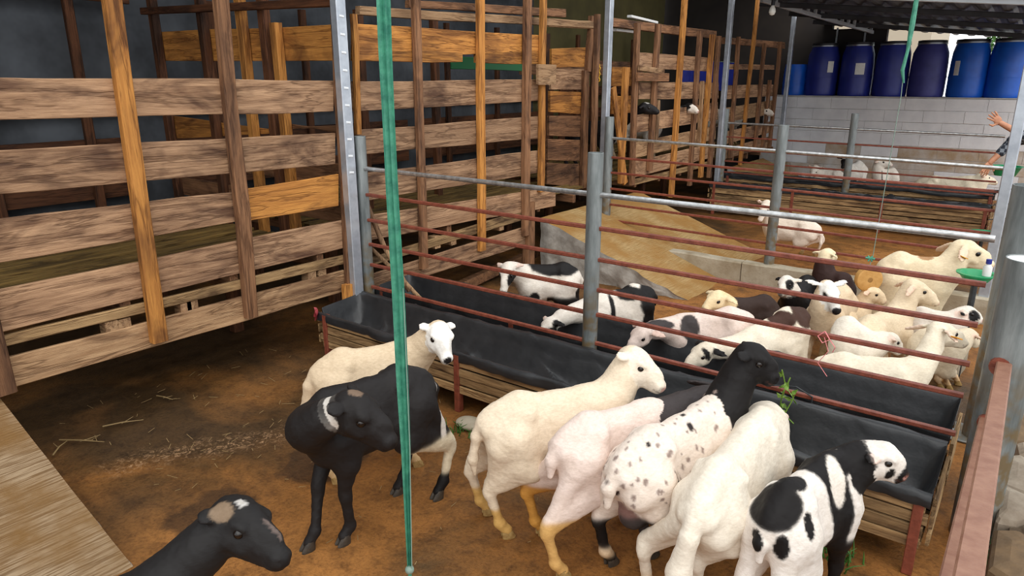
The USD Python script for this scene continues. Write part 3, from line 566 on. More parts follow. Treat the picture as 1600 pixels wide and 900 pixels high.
# ================================================================ FEED TROUGHS
def trough(label, x0, x1, y0, y1, z0, z1, slats=4, zb=.1, zbot=.17, seed=1, front=True, liner=True, legs=3, flap=.05, group=None, skew=0.0, res=220):
    T = Thing('feed_trough', label, 'trough', ((x0 + x1) / 2, (y0 + y1) / 2, 0), group)
    for i, x in enumerate(np.linspace(x0 + .06, x1 - .03, legs)):
        for y, z in ((y0, z0), (y1, z1)):
            T.part('leg', beam(V(x, y, 0), V(x, y, z - .008), .045, .04, V(1, 0, 0), c=.003), RED)
        T.part('cross_bar', beam(V(x, y0, zb + .0), V(x, y1, zb + .0), .03, .03), RED)
    for y, z, sgn in ((y0, z0, -1), (y1, z1, 1)):
        hs = (z - .03 - zb) / slats
        for k in range(slats):
            za = zb + hs * (k + .5)
            xa = x0 + rng.uniform(-.01, .03)
            T.part('slat', beam(V(xa, y + sgn * .002, za + rng.normal(0, .003)), V(x1 + rng.uniform(-.02, .01), y + sgn * .002, za + rng.normal(0, .004)), .02, hs * .84, n=3, jit=.002), wood('slat', 'x'))
    for k in range(5):
        yy = y0 + (y1 - y0) * (k + .5) / 5
        T.part('bottom_slat', beam(V(x0, yy, zb + .025), V(x1, yy, zb + .025), (y1 - y0) / 5 * .8, .015), wood('slat', 'x'))
    for x in (x0 - .032, x1 + .022):
        for k in range(3): T.part('end_slat', beam(V(x, y0, zb + .06 + .08 * k), V(x, y1, zb + .06 + .08 * k), .015, .06), wood('slat', 'y'))
    if liner:
        prof = np.array([(y0 - .027, z0 - flap), (y0 - .028, z0 - flap * .4), (y0 - .025, z0 + .002), (y0 - .008, z0 + .012), (y0 + .012, z0 - .004), (y0 + .05, zbot + .08), (y0 + .11, zbot + .02), ((y0 + y1) / 2, zbot),
                         (y1 - .17, zbot + .015), (y1 - .11, zbot + .06), (y1 - .05, z1 - .08), (y1 - .012, z1 + .012), (y1 + .014, z1 + .012), (y1 + .032, z1 - .04)])
        s = np.r_[0, np.cumsum(np.linalg.norm(np.diff(prof, axis=0), axis=1))]; s /= s[-1]
        from scipy.interpolate import PchipInterpolator
        fy, fz = PchipInterpolator(s, prof[:, 0]), PchipInterpolator(s, prof[:, 1])
        def fn(u, v):
            x = x0 - .02 + (x1 - x0 + .03) * u
            q = np.stack([x * 3.2, v * 4, x * 0 + seed], 1); q2 = np.stack([x * 9 + v * 5, v * 9, x * 0 + seed + 9], 1)
            inn = np.sin(np.pi * np.clip((v - .12) / .76, 0, 1)) ** .5
            q3 = np.stack([x * 5 + v * 6, v * 3 - x * 1.5, x * 0 + seed], 1); rid = (1 - np.abs(meshkit.noise(q3) - .5) * 5).clip(0, 1) ** 2
            d = (meshkit.fbm(q, 3, seed) - .5) * .10 * inn + (meshkit.fbm(q2, 3, seed + 1) - .5) * .025 * (.3 + inn) + rid * .026 * (.3 + inn)
            rim = (meshkit.noise(np.stack([x * 2.1, x * 0, x * 0 + seed * 3.3], 1)) - .5) * .035
            e = np.minimum(u / .022, 1) * np.minimum((1 - u) / .018, 1)
            zend = (z0 * (1 - v) + z1 * v) + .012
            z = fz(v) + d + rim * (1 - inn * .7)
            mid = (v > .2) & (v < .86)
            z = np.where(mid, zend + (z - zend) * np.clip(e, 0, 1) ** .6, z)
            y = fy(v) + d * .35 + (v < .06) * (meshkit.noise(np.stack([x * 6, v * 3, x * 0], 1)) - .6) * .03
            return np.stack([x, y + skew * (x - x0), z], 1)
        T.part('liner', thicken(grid(fn, res, 56), .003), TARP, smooth=True)
    return T
t1 = trough('near slatted trough lined with black tarpaulin, its red-cornered end by the first stall', -3.98, -.13, 3.0, 3.42, .385, .43, slats=4, zb=.12, seed=2, legs=4)
t1.part('tarp_corner', thicken(grid(lambda u, v: np.stack([-4.0 + .035 * u + .01 * np.sin(v * 5), 2.96 + .02 * np.sin(u * 4), .43 - .075 * v - .02 * u], 1), 8, 8), .003), TARPRED, smooth=True, label='turned-up red corner of the tarpaulin')
t2 = trough('second slatted trough lined with black tarpaulin, just past the nearest fence rails', -3.98, -.13, 3.56, 3.96, .43, .455, slats=4, zb=.12, seed=5, legs=4)
t3 = trough('far slatted trough with a rumpled black cover, along the near side of the farthest fence', -4.0, -.42, 10.42, 10.74, .47, .45, slats=5, zb=.14, zbot=.39, seed=8, legs=4, res=150)
t4 = trough('farthest slatted trough, beyond the last fence where the white animals stand', -4.0, -.42, 10.96, 11.3, .545, .545, slats=5, zb=.16, zbot=.45, seed=11, legs=3, res=120)

# ================================================================ LOOSE THINGS
# timber strut lying under the stall and bamboo brace at the first column
single('timber_strut', beam(onz(690, 462, .06), onz(838, 393, .12), .09, .1, n=4, jit=.004), wood('brown', 'x'), 'long brown timber lying on the ground under the second stall', 'timber')
single('bamboo_brace', tube([ony(572, 316, 3.62), ony(600, 385, 3.66), ony(640, 455, 3.7)], .02, 10), wood('pale', 'z'), 'slanting bamboo brace behind the first pipe post', 'bamboo pole', smooth=True)
single('bamboo_brace', tube([ony(580, 388, 3.66), ony(618, 425, 3.7), ony(660, 470, 3.7)], .017, 10), wood('pale', 'z'), 'lower bamboo pole crossing the slanting brace, near the trough end', 'bamboo pole', smooth=True)

# blue drums on the block wall
DY = WY + .30
def drum(label, px, ytop, zb, r, mat_, lid=True, narrow=.84, labelbox=None, group='blue drums on the block wall', Y=DY, h=None):
    c = ony(px, 150, Y - r * .6); x = c[0]
    h = h or .95
    T = Thing('blue_drum', label, 'drum', (x, Y, zb), group)
    pr = [(.02, 0), (r * .95, 0), (r * .99, .02), (r, .08), (r * 1.0, h * .33), (r * 1.012, h * .345), (r * 1.012, h * .36), (r, h * .375), (r * .985, h * .6), (r * .95, h * .78), (r * narrow, h * .93), (r * narrow, h * .955), (.02, h * .955)]
    T.part('body', lathe([(a, b + zb) for a, b in pr], (x, Y, 0), 40), mat_, smooth=40)
    if lid:
        ld = T.part('lid', lathe([(.02, zb + h * .95), (r * narrow * 1.03, zb + h * .95), (r * narrow * 1.03, zb + h * .995), (r * narrow * .9, zb + h), (r * narrow * .86, zb + h * .985), (.02, zb + h * .985)], (x, Y, 0), 40), LIDBLACK, smooth=40)
        T.part('clamp_ring', lathe([(r * narrow * 1.0, zb + h * .925), (r * narrow * 1.055, zb + h * .93), (r * narrow * 1.055, zb + h * .955), (r * narrow * 1.0, zb + h * .96)], (x, Y, 0), 40), RINGSTEEL, smooth=40, parent=ld)
    if labelbox:
        a0, a1, z0, z1 = labelbox
        def lb(u, v):
            a = math.radians(a0) + math.radians(a1 - a0) * u; return np.stack([x + (r * 1.006) * np.cos(a), Y + (r * 1.006) * np.sin(a), zb + z0 + (z1 - z0) * v], 1)
        p = T.part('paper_label', thicken(grid(lb, 10, 4), -.002), PAPER)
    return T
zt = 1.695
drum('navy drum with a small white paper on its side, beside the small bright one', 1277, 65, zt, .285, BLUEDARK, labelbox=(300, 322, .42, .62), narrow=.78)
drum('navy drum with a large white paper label, second of the full-size drums from the stalls', 1330, 65, zt, .285, BLUEDARK, labelbox=(276, 308, .38, .58), narrow=.8)
drum('unlabelled navy drum between the one with the large label and the faded one', 1385, 63, zt, .285, BLUEDARK, narrow=.84)
drum('faded purple-blue drum with dirty shoulders behind the hanging cord', 1442, 65, zt, .29, BLUEFADE, narrow=.76)
drum('bright blue drum with a torn white label on its left side', 1505, 63, zt, .29, BLUE, labelbox=(228, 246, .36, .60), narrow=.84)
drum('bright blue drum at the right end of the row, cut by the picture edge', 1566, 62, zt, .29, BLUE, narrow=.84)
drum('small bright blue drum without a rim ring, tucked behind the end of the stalls', 1236, 100, zt, .22, BLUE, h=.6, lid=False, narrow=.9)
# mineral lick hanging from a thin cord
lp = ony(1357, 436, 5.35)
T = Thing('mineral_lick', 'round yellow-brown mineral lick with a hole, hanging on a thin cord', 'mineral lick', lp)
a = np.linspace(0, 2 * np.pi, 33)
prof = [(.018, -.03), (.075, -.034), (.088, -.026), (.092, 0), (.088, .026), (.075, .034), (.018, .03), (.018, -.03)]
m = lathe(prof, (0, 0, 0), 32); v = m[0]
T.part('block', (np.stack([v[:, 0] * .83 + lp[0] - v[:, 2] * .55, v[:, 2] * .83 + lp[1] + v[:, 0] * .55, v[:, 1] + lp[2]], 1), m[1]), LICK, smooth=40)
top = ony(1430, -30, 5.35)
cpts = [lp + V(0, -.01, 0), lp + V(.0, -.02, .12), ony(1363, 405, 5.35), ony(1385, 280, 5.35), ony(1408, 150, 5.35)]
single('hanging_rope', tube(cpts + [ony(1412, 110, 5.35)], .0028, 6), ROPETHIN, 'thin grey-green cord holding the mineral lick, hanging from the roof', 'cord')
single('hanging_strap', tube([ony(1412, 130, 5.35), ony(1410, 110, 5.35), ony(1418, 80, 5.35), ony(1425, 40, 5.35), ony(1432, 0, 5.35), ony(1438, -60, 5.35), V(ony(1438, -60, 5.35)[0], 5.35, 3.3)], [.006, .012, .01, .017, .014, .012, .012], 8), ROPE, 'folded green strap knotted above the thin cord, in front of the drums', 'strap')
kn = ony(1360, 404, 5.34)
single('cord_knot', join(*[tube([kn + V(math.cos(t) * .03, 0, math.sin(t) * .02), kn + V(-math.cos(t) * .03, -.015, -math.sin(t) * .03 + .01)], .006, 6) for t in (.2, 1.2, 2.2, 2.9)]), ROPE, 'frayed green knot just above the mineral lick', 'knot')
# big green strap in the foreground, hung from the roof and tied to a stone-grey stake
s0 = dep(641, 893, 2.15)
def strap_line(px, py):
    d = ray(px, py); t = (s0[0] * d[0] + s0[1] * d[1]) / (d[0] ** 2 + d[1] ** 2); return EYEP + d * t
T = Thing('green_strap', 'long green plastic strap hanging down in front of the black sheep and the first fence', 'strap', s0)
line = [(640, 890), (637, 800), (634, 700), (629, 600), (622, 450), (613, 300), (607, 180), (602, 80), (599, 0), (595, -90), (590, -200)]
wd = [.007, .010, .014, .017, .018, .018, .017, .017, .017, .016, .016]
pts = [strap_line(*p) for p in line]
def ribbon(pts, ws, th, n=90):
    pts = np.array(pts); k = np.linspace(0, 1, len(pts)); t = np.linspace(0, 1, n)
    c = np.stack([np.interp(t, k, pts[:, i]) for i in range(3)], 1); w = np.interp(t, k, ws)
    rings = []
    for i in range(n):
        s = unit(RT * 1.0 + FH * .25 * math.sin(t[i] * 9)); d = unit(np.cross(s, UZ))
        e = w[i]
        rings.append(np.array([c[i] + s * a * e + d * b for a, b in ((-1, 0), (-.6, .004), (-.15, -.004), (.2, .004), (.6, -.003), (1, .002), (.6, -.003 - th), (.2, .004 - th), (-.15, -.004 - th), (-.6, .004 - th))]))
    return loft(rings)
T.part('band', ribbon(pts, wd, .004), ROPE, smooth=60)
T.part('fringe_thread', tube([pts[0] + V(.01, 0, 0), pts[2] + RT * .012, pts[4] + RT * .014], .002, 4), ROPETHIN)
T.part('knot', trimesh.creation.icosphere(2, .014).apply_translation(pts[0]), ROPETHIN, smooth=True)
g0 = V(s0[0], s0[1], 0)
T.part('tail', tube([pts[0], V(s0[0] - .004, s0[1], .2), V(s0[0], s0[1] + .01, .02)], .006, 6), ROPE)
# light bulb under the girder
bp = ony(1207, 15, 10.1)
T = Thing('light_bulb', 'white bulb hanging under the eave girder near the third column', 'bulb', bp)
T.part('glass', lathe([(.002, -.075), (.03, -.065), (.045, -.03), (.04, .005), (.022, .045), (.02, .06)], bp, 20), BULB, smooth=True)
T.part('socket', tube([bp + V(0, 0, .05), bp + V(0, 0, .13)], .024, 12), LIDBLACK)
# green feed bowls, bottle
def bowl(label, p, r, h):
    T = Thing('green_bowl', label, 'bowl', p)
    T.part('bowl_wall', lathe([(.01, 0), (r * .7, 0), (r, h), (r + .015, h), (r + .015, h + .008), (r - .008, h + .006), (r * .68, .01), (.01, .01)], p, 28), GREENPL, smooth=40)
    T.part('holder', tube([p + V(0, 0, 0), V(p[0], p[1], 0.0)], .02, 8), DARKSTEEL)
bowl('green plastic bowl under the chin of the large tagged sheep by the corner post', ony(1524, 438, 5.5), .105, .045)
bowl('green plastic bowl at the right end of the far slatted trough', ony(1534, 372, 9.6), .17, .06)
bowl('green plastic tub beside the reaching hand, at the farthest pen', ony(1570, 274, 10.0), .15, .10)
wb = ony(1541, 431, 5.45)
T = Thing('plastic_bottle', 'white plastic bottle with a dark blue cap standing in the green bowl', 'bottle', wb)
T.part('bottle_body', lathe([(.005, 0), (.026, 0), (.027, .015), (.027, .06), (.012, .08), (.011, .085)], wb, 20), WHITEPL, smooth=40)
T.part('cap', lathe([(.004, .083), (.017, .083), (.017, .112), (.004, .112)], wb, 16), BLUEDARK, smooth=40)
# pink string on the fourth rail
ps = ony(1288, 527, Y1 - .02)
T = Thing('pink_string', 'frayed pink string tied round the rails above the second trough', 'string', ps)
T.part('loop', tube([ps + V(0, .0, .03), ps + V(.03, -.02, 0), ps + V(0, -.03, -.02), ps + V(-.03, .0, .0), ps + V(0, .0, .03)], .003, 5), PINKSTR)
T.part('strand', tube([ps, ps + V(.03, -.02, -.06), ps + V(-.01, -.02, -.13), ps + V(.04, -.02, -.19)], .002, 5), PINKSTR)
T.part('strand', tube([ps + V(.02, 0, 0), ps + V(.06, -.03, -.03), ps + V(.05, -.02, -.06)], .0025, 5), PINKSTR)

# ================================================================ STONE PATH, right
T = Thing('path', kind='structure', loc=(1, 4, 0))
T.part('bed', box(V(.16, -1.5, -.05), V(3.2, 9.0, .16)), EARTH)
r2_ = np.random.default_rng(21)
from scipy.spatial import Voronoi
import shapely.geometry as sg
pp = []
for i in range(11):
    for j in range(34):
        pp.append((.0 + i * .31 + (j % 2) * .15 + r2_.uniform(-.13, .13), -1.6 + j * .32 + r2_.uniform(-.13, .13)))
vor = Voronoi(np.array(pp)); clip = sg.box(.1, -1.4, 3.0, 8.9)
ns = 0
for i, reg in enumerate(vor.point_region):
    r = vor.regions[reg]
    if -1 in r or not r: continue
    g = sg.Polygon(vor.vertices[r]).intersection(clip).buffer(-.024).buffer(.016)
    if g.is_empty or g.area < .012 or g.geom_type != 'Polygon': continue
    h = .175 + r2_.uniform(0, .025); tx, ty = r2_.normal(0, .03, 2); c = g.centroid
    o = np.array(g.simplify(.008).exterior.coords)[:-1]; n = len(o)
    if not g.exterior.is_ccw: o = o[::-1]
    z = lambda q: h + (q[:, 0] - c.x) * tx + (q[:, 1] - c.y) * ty
    cc = np.array([c.x, c.y]); rings = [np.c_[o, np.full(n, -.02 if c.x < .35 else .1)], np.c_[o, z(o) - .02], np.c_[cc + (o - cc) * .9, z(o)], np.c_[cc + (o - cc) * .5, z(cc + (o - cc) * .5) + .012]]
    T.part('stone', loft(rings), STONE[int(r2_.integers(0, 4))]); ns += 1

# ================================================================ BEYOND THE WALL
single('house_wall', join(box(V(-5.6, 20.0, 0), V(-2.6, 23.4, 3.6)), box(V(-5.8, 19.9, 3.6), V(-2.5, 23.6, 3.72))), BEIGE, 'sunlit beige house wall glimpsed over the drums, below the roof', 'building')
def tree(label, x, y, h, r, seed):
    rr = np.random.default_rng(seed)
    T = Thing('tree', label, 'tree', (x, y, 0), group='trees behind the wall')
    T.part('trunk', tube([V(x, y, 0), V(x + .1, y, h * .5), V(x, y + .1, h * .9)], [.16, .12, .04], 10), BARK, smooth=True)
    n = 2600; d = rr.normal(size=(n, 3)); d /= np.linalg.norm(d, axis=1)[:, None]
    cl = rr.normal(size=(14, 3)); cl /= np.linalg.norm(cl, axis=1)[:, None]
    c = V(x, y, h) + cl[rr.integers(0, 14, n)] * r * .6 * np.array([1, 1, .8]) + d * r * rr.uniform(.2, .5, n)[:, None]
    a = rr.normal(size=(n, 3)); a /= np.linalg.norm(a, axis=1)[:, None]; b = np.cross(a, d); b /= np.linalg.norm(b, axis=1)[:, None]
    s = rr.uniform(.07, .13, n)[:, None]
    v = np.stack([c - a * s, c + b * s * .4, c + a * s, c - b * s * .4], 1).reshape(-1, 3); i = np.arange(n)[:, None] * 4
    T.part('leaves', (v, np.vstack([i + [0, 1, 2], i + [0, 2, 3]])), LEAF if seed % 2 else LEAFYEL, kind='stuff')
tree('leafy green tree behind the wall, nearest to the beige house', -.7, 23.5, 3.0, 1.2, 3)
tree('pale leafy tree behind the wall, past the faded drum', 2.0, 24.5, 3.0, 1.2, 4)
tree('broad green tree behind the wall at the picture edge', 4.8, 23.5, 3.0, 1.2, 5)
# ================================================================ ANIMALS
def surface_nets(D, lo, h):
    """Closed surface of D < 0 on a regular grid."""
    S = D < 0; nx, ny, nz = D.shape
    acc = np.zeros((nx - 1, ny - 1, nz - 1, 3)); cnt = np.zeros((nx - 1, ny - 1, nz - 1))
    C = [(i, j, k) for i in (0, 1) for j in (0, 1) for k in (0, 1)]
    sl = lambda c: tuple(slice(c[a], D.shape[a] - 1 + c[a]) for a in range(3))
    inside = sum(S[sl(c)].astype(np.int8) for c in C); act = (inside > 0) & (inside < 8)
    idx = np.argwhere(act); vid = np.full(act.shape, -1); vid[act] = np.arange(len(idx))
    P = np.zeros((len(idx), 3)); N = np.zeros(len(idx)); I = idx.T
    for a in range(3):
        for c in C:
            if c[a]: continue
            e = list(c); e[a] = 1
            d0 = D[I[0] + c[0], I[1] + c[1], I[2] + c[2]]; d1 = D[I[0] + e[0], I[1] + e[1], I[2] + e[2]]
            m = (d0 < 0) != (d1 < 0); t = np.where(m, d0 / np.where(m, d0 - d1, 1), 0)
            q = np.array(c, float)[None].repeat(len(idx), 0); q[:, a] = t
            P += q * m[:, None]; N += m
    V_ = lo + (idx + P / N[:, None]) * h
    faces = []
    for a in range(3):
        b, c = (a + 1) % 3, (a + 2) % 3
        s0 = [slice(None)] * 3; s1 = [slice(None)] * 3; s0[a] = slice(0, -1); s1[a] = slice(1, None)
        A, B = S[tuple(s0)], S[tuple(s1)]; E = np.argwhere(A != B)
        E = E[(E[:, b] > 0) & (E[:, c] > 0) & (E[:, b] < D.shape[b] - 1) & (E[:, c] < D.shape[c] - 1)]
        o = np.zeros(3, int)
        def g(db, dc):
            q = E.copy(); q[:, b] -= db; q[:, c] -= dc; return vid[q[:, 0], q[:, 1], q[:, 2]]
        q = np.stack([g(1, 1), g(0, 1), g(0, 0), g(1, 0)], 1)
        fl = A[tuple(E.T)]; q[~fl] = q[~fl][:, ::-1]; faces.append(q)
    q = np.vstack(faces); q = q[(q >= 0).all(1)]
    return V_, np.vstack([q[:, [0, 1, 2]], q[:, [0, 2, 3]]])
class Blob:
    """Round cones and ellipsoids melted into one skin."""
    def __init__(s): s.p = []
    def cone(s, a, b, ra, rb, k=.03, tag=''): s.p.append(('c', np.asarray(a, float), np.asarray(b, float), ra, rb, k, tag))
    def chain(s, pts, rs, k=.03, tag=''):
        for i in range(len(pts) - 1): s.cone(pts[i], pts[i + 1], rs[i], rs[i + 1], k, tag)
    def ell(s, c, r, k=.03, R=None, tag=''): s.p.append(('e', np.asarray(c, float), np.asarray(r, float), np.eye(3) if R is None else np.asarray(R), 0, k, tag))
    def cut(s, c, r, k=.04): s.p.append(('e', np.asarray(c, float), np.asarray(r, float), np.eye(3), 1, k, 'cut'))
    @staticmethod
    def dist(p, X):
        if p[0] == 'c':
            a, b, ra, rb = p[1:5]; ab = b - a; L2 = ab @ ab + 1e-12
            t = np.clip(((X - a) @ ab) / L2, 0, 1); L = math.sqrt(L2)
            return np.linalg.norm(X - a - t[..., None] * ab, axis=-1) - (ra + (rb - ra) * t)
        c, r, R = p[1:4]; q = (X - c) @ R.T
        k0 = np.linalg.norm(q / r, axis=-1); k1 = np.linalg.norm(q / (r * r), axis=-1)
        return k0 * (k0 - 1) / np.maximum(k1, 1e-9)
    def mesh(s, h, rough=.003, seed=0):
        los, his = [], []
        for p in s.p:
            if p[0] == 'c': l = np.minimum(p[1] - p[3], p[2] - p[4]); u = np.maximum(p[1] + p[3], p[2] + p[4])
            else: e = np.sqrt(((p[3] * p[2][:, None]) ** 2).sum(0)); l, u = p[1] - e, p[1] + e
            los.append(l); his.append(u)
        lo = np.min(los, 0) - 3 * h - .02; n = np.ceil((np.max(his, 0) + .02 + 3 * h - lo) / h).astype(int) + 1
        D = np.full(n, .2)
        ax = [lo[i] + h * np.arange(n[i]) for i in range(3)]
        for p, l, u in zip(s.p, los, his):
            m = p[5] + 2 * h + .01
            i0 = np.maximum(((l - m - lo) / h).astype(int), 0); i1 = np.minimum(((u + m - lo) / h).astype(int) + 2, n)
            X = np.stack(np.meshgrid(*[ax[i][i0[i]:i1[i]] for i in range(3)], indexing='ij'), -1)
            d = s.dist(p, X); sub = D[i0[0]:i1[0], i0[1]:i1[1], i0[2]:i1[2]]; k = p[5]
            if p[6] == 'cut':
                hh = np.maximum(k - np.abs(sub + d), 0) / k; sub[...] = np.maximum(sub, -d) + hh * hh * k * .25; continue
            hh = np.maximum(k - np.abs(sub - d), 0) / k
            sub[...] = np.minimum(sub, d) - hh * hh * k * .25
        v, f = surface_nets(D, lo, h)
        if rough: # coat unevenness along the normal
            _, _, nn = meshkit.arrays((v, f), True)
            v = v + nn * ((meshkit.fbm(v * 22, 3, seed) - .5) * rough * 2 + (meshkit.fbm(v * 70, 2, seed + 3) - .5) * rough)[:, None]
        return v, f
    def tagdist(s, X, tag):
        return np.min([s.dist(p, X) for p in s.p if p[6].startswith(tag)], 0)

WHITE, CREAM, PINKW, BLACK, BROWN, GREYB, DUNGC = rgb(230, 221, 210), rgb(216, 194, 164), rgb(230, 211, 201), rgb(23, 20, 20), rgb(66, 42, 32), rgb(62, 56, 56), rgb(190, 140, 74)
SHEEP_N = 0
def sheep(label, w, r, poll, nose, base=WHITE, paint=(), zw=.70, zr=.68, feet=None, fat=1.0, h=.012, tail='hang', hoof=None, group=None, tags=(), legs=True, neck_ctl=None, hs=1.0, ears=1.0, eardrop=.35, bony=.5, wdep=None, name='sheep', woolly=0.0, tailcol=None, legscale=1.0, headup=None, udder=False):
    """w, r: picture positions of the top of the withers and of the tail head, at heights zw and zr; poll, nose: (x, y, metres nearer(-)/farther(+) than the withers)."""
    global SHEEP_N
    SHEEP_N += 1; sd = 100 + SHEEP_N
    group = group or ('sheep in the near pen' if SHEEP_N <= 8 else 'sheep crowding the second pen' if SHEEP_N <= 23 else None if SHEEP_N == 24 else 'sheep in the farthest pen' if SHEEP_N <= 28 else 'sheep inside the far stalls')
    W = onz(*w, zw) if len(w) == 2 else np.array(w, float); Rr = onz(*r, zr) if len(r) == 2 else np.array(r, float)
    wd = (W - EYEP) @ FW
    pol = dep(poll[0], poll[1], wd + poll[2]) if abs(poll[0]) > 20 else np.array(poll, float); nos = dep(nose[0], nose[1], wd + nose[2]) if abs(nose[0]) > 20 else np.array(nose, float)
    fw = W - Rr; L = np.linalg.norm(fw[:2]) / .63; fwd = unit(V(fw[0], fw[1], 0)); lat = V(-fwd[1], fwd[0], 0)
    org = V(W[0] - fwd[0] * .27 * L, W[1] - fwd[1] * .27 * L, 0)
    B3 = np.stack([fwd, lat, UZ]); loc = lambda p: B3 @ (np.asarray(p) - org); wld = lambda p: np.asarray(p) @ B3 + org
    S = zw / .70; ws = fat * (.5 * S + .5 * min(L, S * 1.15))
    q = lambda x, y, z: V(x * L, y * ws, (z + (zr / zw - 1) * 1.03 * (.27 - x) * (z > .35)) * S)
    b = Blob()
    # trunk
    b.ell(q(.20, 0, .515), V(.20 * L, .115 * ws, .16 * S), .05, tag='body')
    b.ell(q(.02, 0, .505), V(.26 * L, .138 * ws, .142 * S), .06, tag='body'); b.ell(q(-.14, 0, .53), V(.2 * L, .112 * ws, .122 * S), .06, tag='body')
    b.ell(q(-.26, 0, .545), V(.155 * L, .104 * ws, .125 * S), .06, tag='body')
    b.ell(q(.30, 0, .49), V(.10 * L, .095 * ws, .13 * S), .05, tag='body')
    b.chain([q(-.37, 0, .615), q(-.2, 0, .655), q(0, 0, .632), q(.27, 0, .655)], [.034 * S, .04 * S, .038 * S, .042 * S], .06, tag='body')
    if bony:
        for y in (-1, 1):
            b.ell(q(.2, y * .088, .53), V(.05 * L, .03 * ws, .12 * S), .04, tag='body')
            b.cut(q(-.095, y * .20, .575), V(.085 * L, .075 * ws, .07 * S) * (.75 + .35 * bony), .07)
            b.cut(q(.33, y * .15, .60), V(.05 * L, .05 * ws, .07 * S), .06)
            b.cone(q(-.175, y * .088, .635), q(-.23, y * .07, .635), .03 * (.6 + .4 * bony) * S, .022 * S, .035, tag='body')
            b.cone(q(-.40, y * .05, .57), q(-.37, y * .06, .57), .022 * S, .022 * S, .05, tag='body')
    # legs
    ft = {}
    dflt = {'fl': (.27, .085), 'fr': (.29, -.085), 'hl': (-.33, .09), 'hr': (-.36, -.09)}
    for k, (x, y) in dflt.items():
        if feet and k in feet:
            p = feet[k]; ft[k] = loc(onz(*p, .012)) if p[0] > 20 else q(p[0], p[1], 0)
        else: ft[k] = q(x, y, 0)
        ft[k][2] = 0
    for k, p in ft.items():
        s = 1 if k[1] == 'l' else -1; Lg = S * legscale
        if k[0] == 'f':
            sh, el = q(.25, s * .085, .50), q(.225, s * .092, .385); fe = p + V(-.012, 0, .075) * S
            kn = el + (fe - el) * .5 + V(.016, 0, 0) * S
            b.cone(sh, el, .072 * S, .05 * S, .05, tag='body'); b.cone(el, kn + V(0, 0, .03 * S), .047 * Lg, .028 * Lg, .03, tag=k); b.ell(kn, V(.027, .025, .036) * Lg, .02, tag=k)
            b.cone(kn, fe, .0235 * Lg, .021 * Lg, .015, tag=k); b.ell(fe, V(.025, .024, .026) * Lg, .015, tag=k); b.cone(fe, p + V(.02, 0, .035) * S, .022 * Lg, .024 * Lg, .012, tag=k)
        else:
            hi, st = q(-.25, s * .075, .53), q(-.165, s * .10, .385); fe = p + V(-.014, 0, .08) * S
            ho = p + V(-.055, 0, .235) * S
            b.cone(hi, st, .085 * S, .05 * S, .05, tag='body'); b.cone(hi + V(-.09 * L, 0, -.04 * S), ho + V(.012, 0, .06 * S), .05 * S, .022 * S, .045, tag=k); b.cone(st, ho + V(.012, 0, .012), .047 * S, .023 * Lg, .04, tag=k)
            b.cone((hi + st) / 2 + V(-.03 * L, 0, -.05 * S), ho + V(.008, 0, .05 * S), .052 * S, .024 * S, .04, tag=k); b.ell(ho + V(-.006, 0, .01), V(.029, .023, .04) * Lg, .02, tag=k); b.cone(ho, fe, .023 * Lg, .0205 * Lg, .015, tag=k); b.ell(fe, V(.026, .025, .027) * Lg, .015, tag=k); b.cone(fe, p + V(.02, 0, .035) * S, .023 * Lg, .025 * Lg, .012, tag=k)
    if udder: b.ell(q(-.27, 0, .385), V(.075, .055, .075) * S, .02, tag='body'); b.cone(q(-.29, .02, .33), q(-.30, .025, .29), .014, .009, .01, tag='body')
    # tail
    if tail == 'hang': b.chain([q(-.415, 0, .60), q(-.45, .0, .53), q(-.465, .015, .42), q(-.455, .02, .33)], [.026 * S, .02 * S, .021 * S, .009 * S], .02, tag='tail')
    elif tail == 'thick': b.chain([q(-.41, 0, .60), q(-.455, 0, .53), q(-.475, .02, .40), q(-.47, .03, .29), q(-.47, .04, .22)], [.03 * S, .032 * S, .042 * S, .034 * S, .01 * S], .02, tag='tail')
    elif tail == 'short': b.chain([q(-.41, 0, .60), q(-.455, .0, .54), q(-.46, 0, .47)], [.026 * S, .024 * S, .014 * S], .02, tag='tail')
    # neck and head
    P, Nn = loc(pol), loc(nos); hl = np.linalg.norm(Nn - P); d = (Nn - P) / hl; hd = hs * S * 1.02
    n0 = q(.27, 0, .545); ctl = q(.40, 0, .62) if neck_ctl is None else q(*neck_ctl)
    tt = np.linspace(0, 1, 6)[:, None]; end = P - d * .0 + V(0, 0, -.012 * S)
    bz = (1 - tt) ** 2 * n0 + 2 * tt * (1 - tt) * ctl + tt ** 2 * end
    b.chain(bz, np.array([.098, .086, .075, .066, .060, .056]) * S * (.6 + .4 * fat), .05, tag='neck')
    nd = unit(end - bz[-2]); ref = UZ + .45 * nd - .4 * d * (d[2] < -.3) if headup is None else B3 @ np.asarray(headup, float)
    l_ = unit(np.cross(ref, d)); z_ = np.cross(d, l_); HR = np.stack([d, l_, z_])
    sx = hl / .225
    H = lambda x, y, z: P + (d * x * sx + (l_ * y + z_ * z) * hd)
    b.ell(H(.04, 0, -.008), V(.082 * sx, .057 * hd, .064 * hd), .025, HR, tag='head')
    b.cone(H(.06, 0, -.006), H(.185, 0, -.022), .052 * hd, .030 * hd, .02, tag='head')
    b.ell(H(.198, 0, -.023), V(.03 * sx, .031 * hd, .026 * hd), .012, HR, tag='head')
    b.ell(H(.192, 0, -.047), V(.026 * sx, .024 * hd, .014 * hd), .008, HR, tag='head')
    b.cone(H(.05, 0, -.056), H(.17, 0, -.05), .040 * hd, .018 * hd, .02, tag='head')
    b.ell(H(.115, 0, .016), V(.07 * sx, .026 * hd, .026 * hd), .02, HR, tag='head')
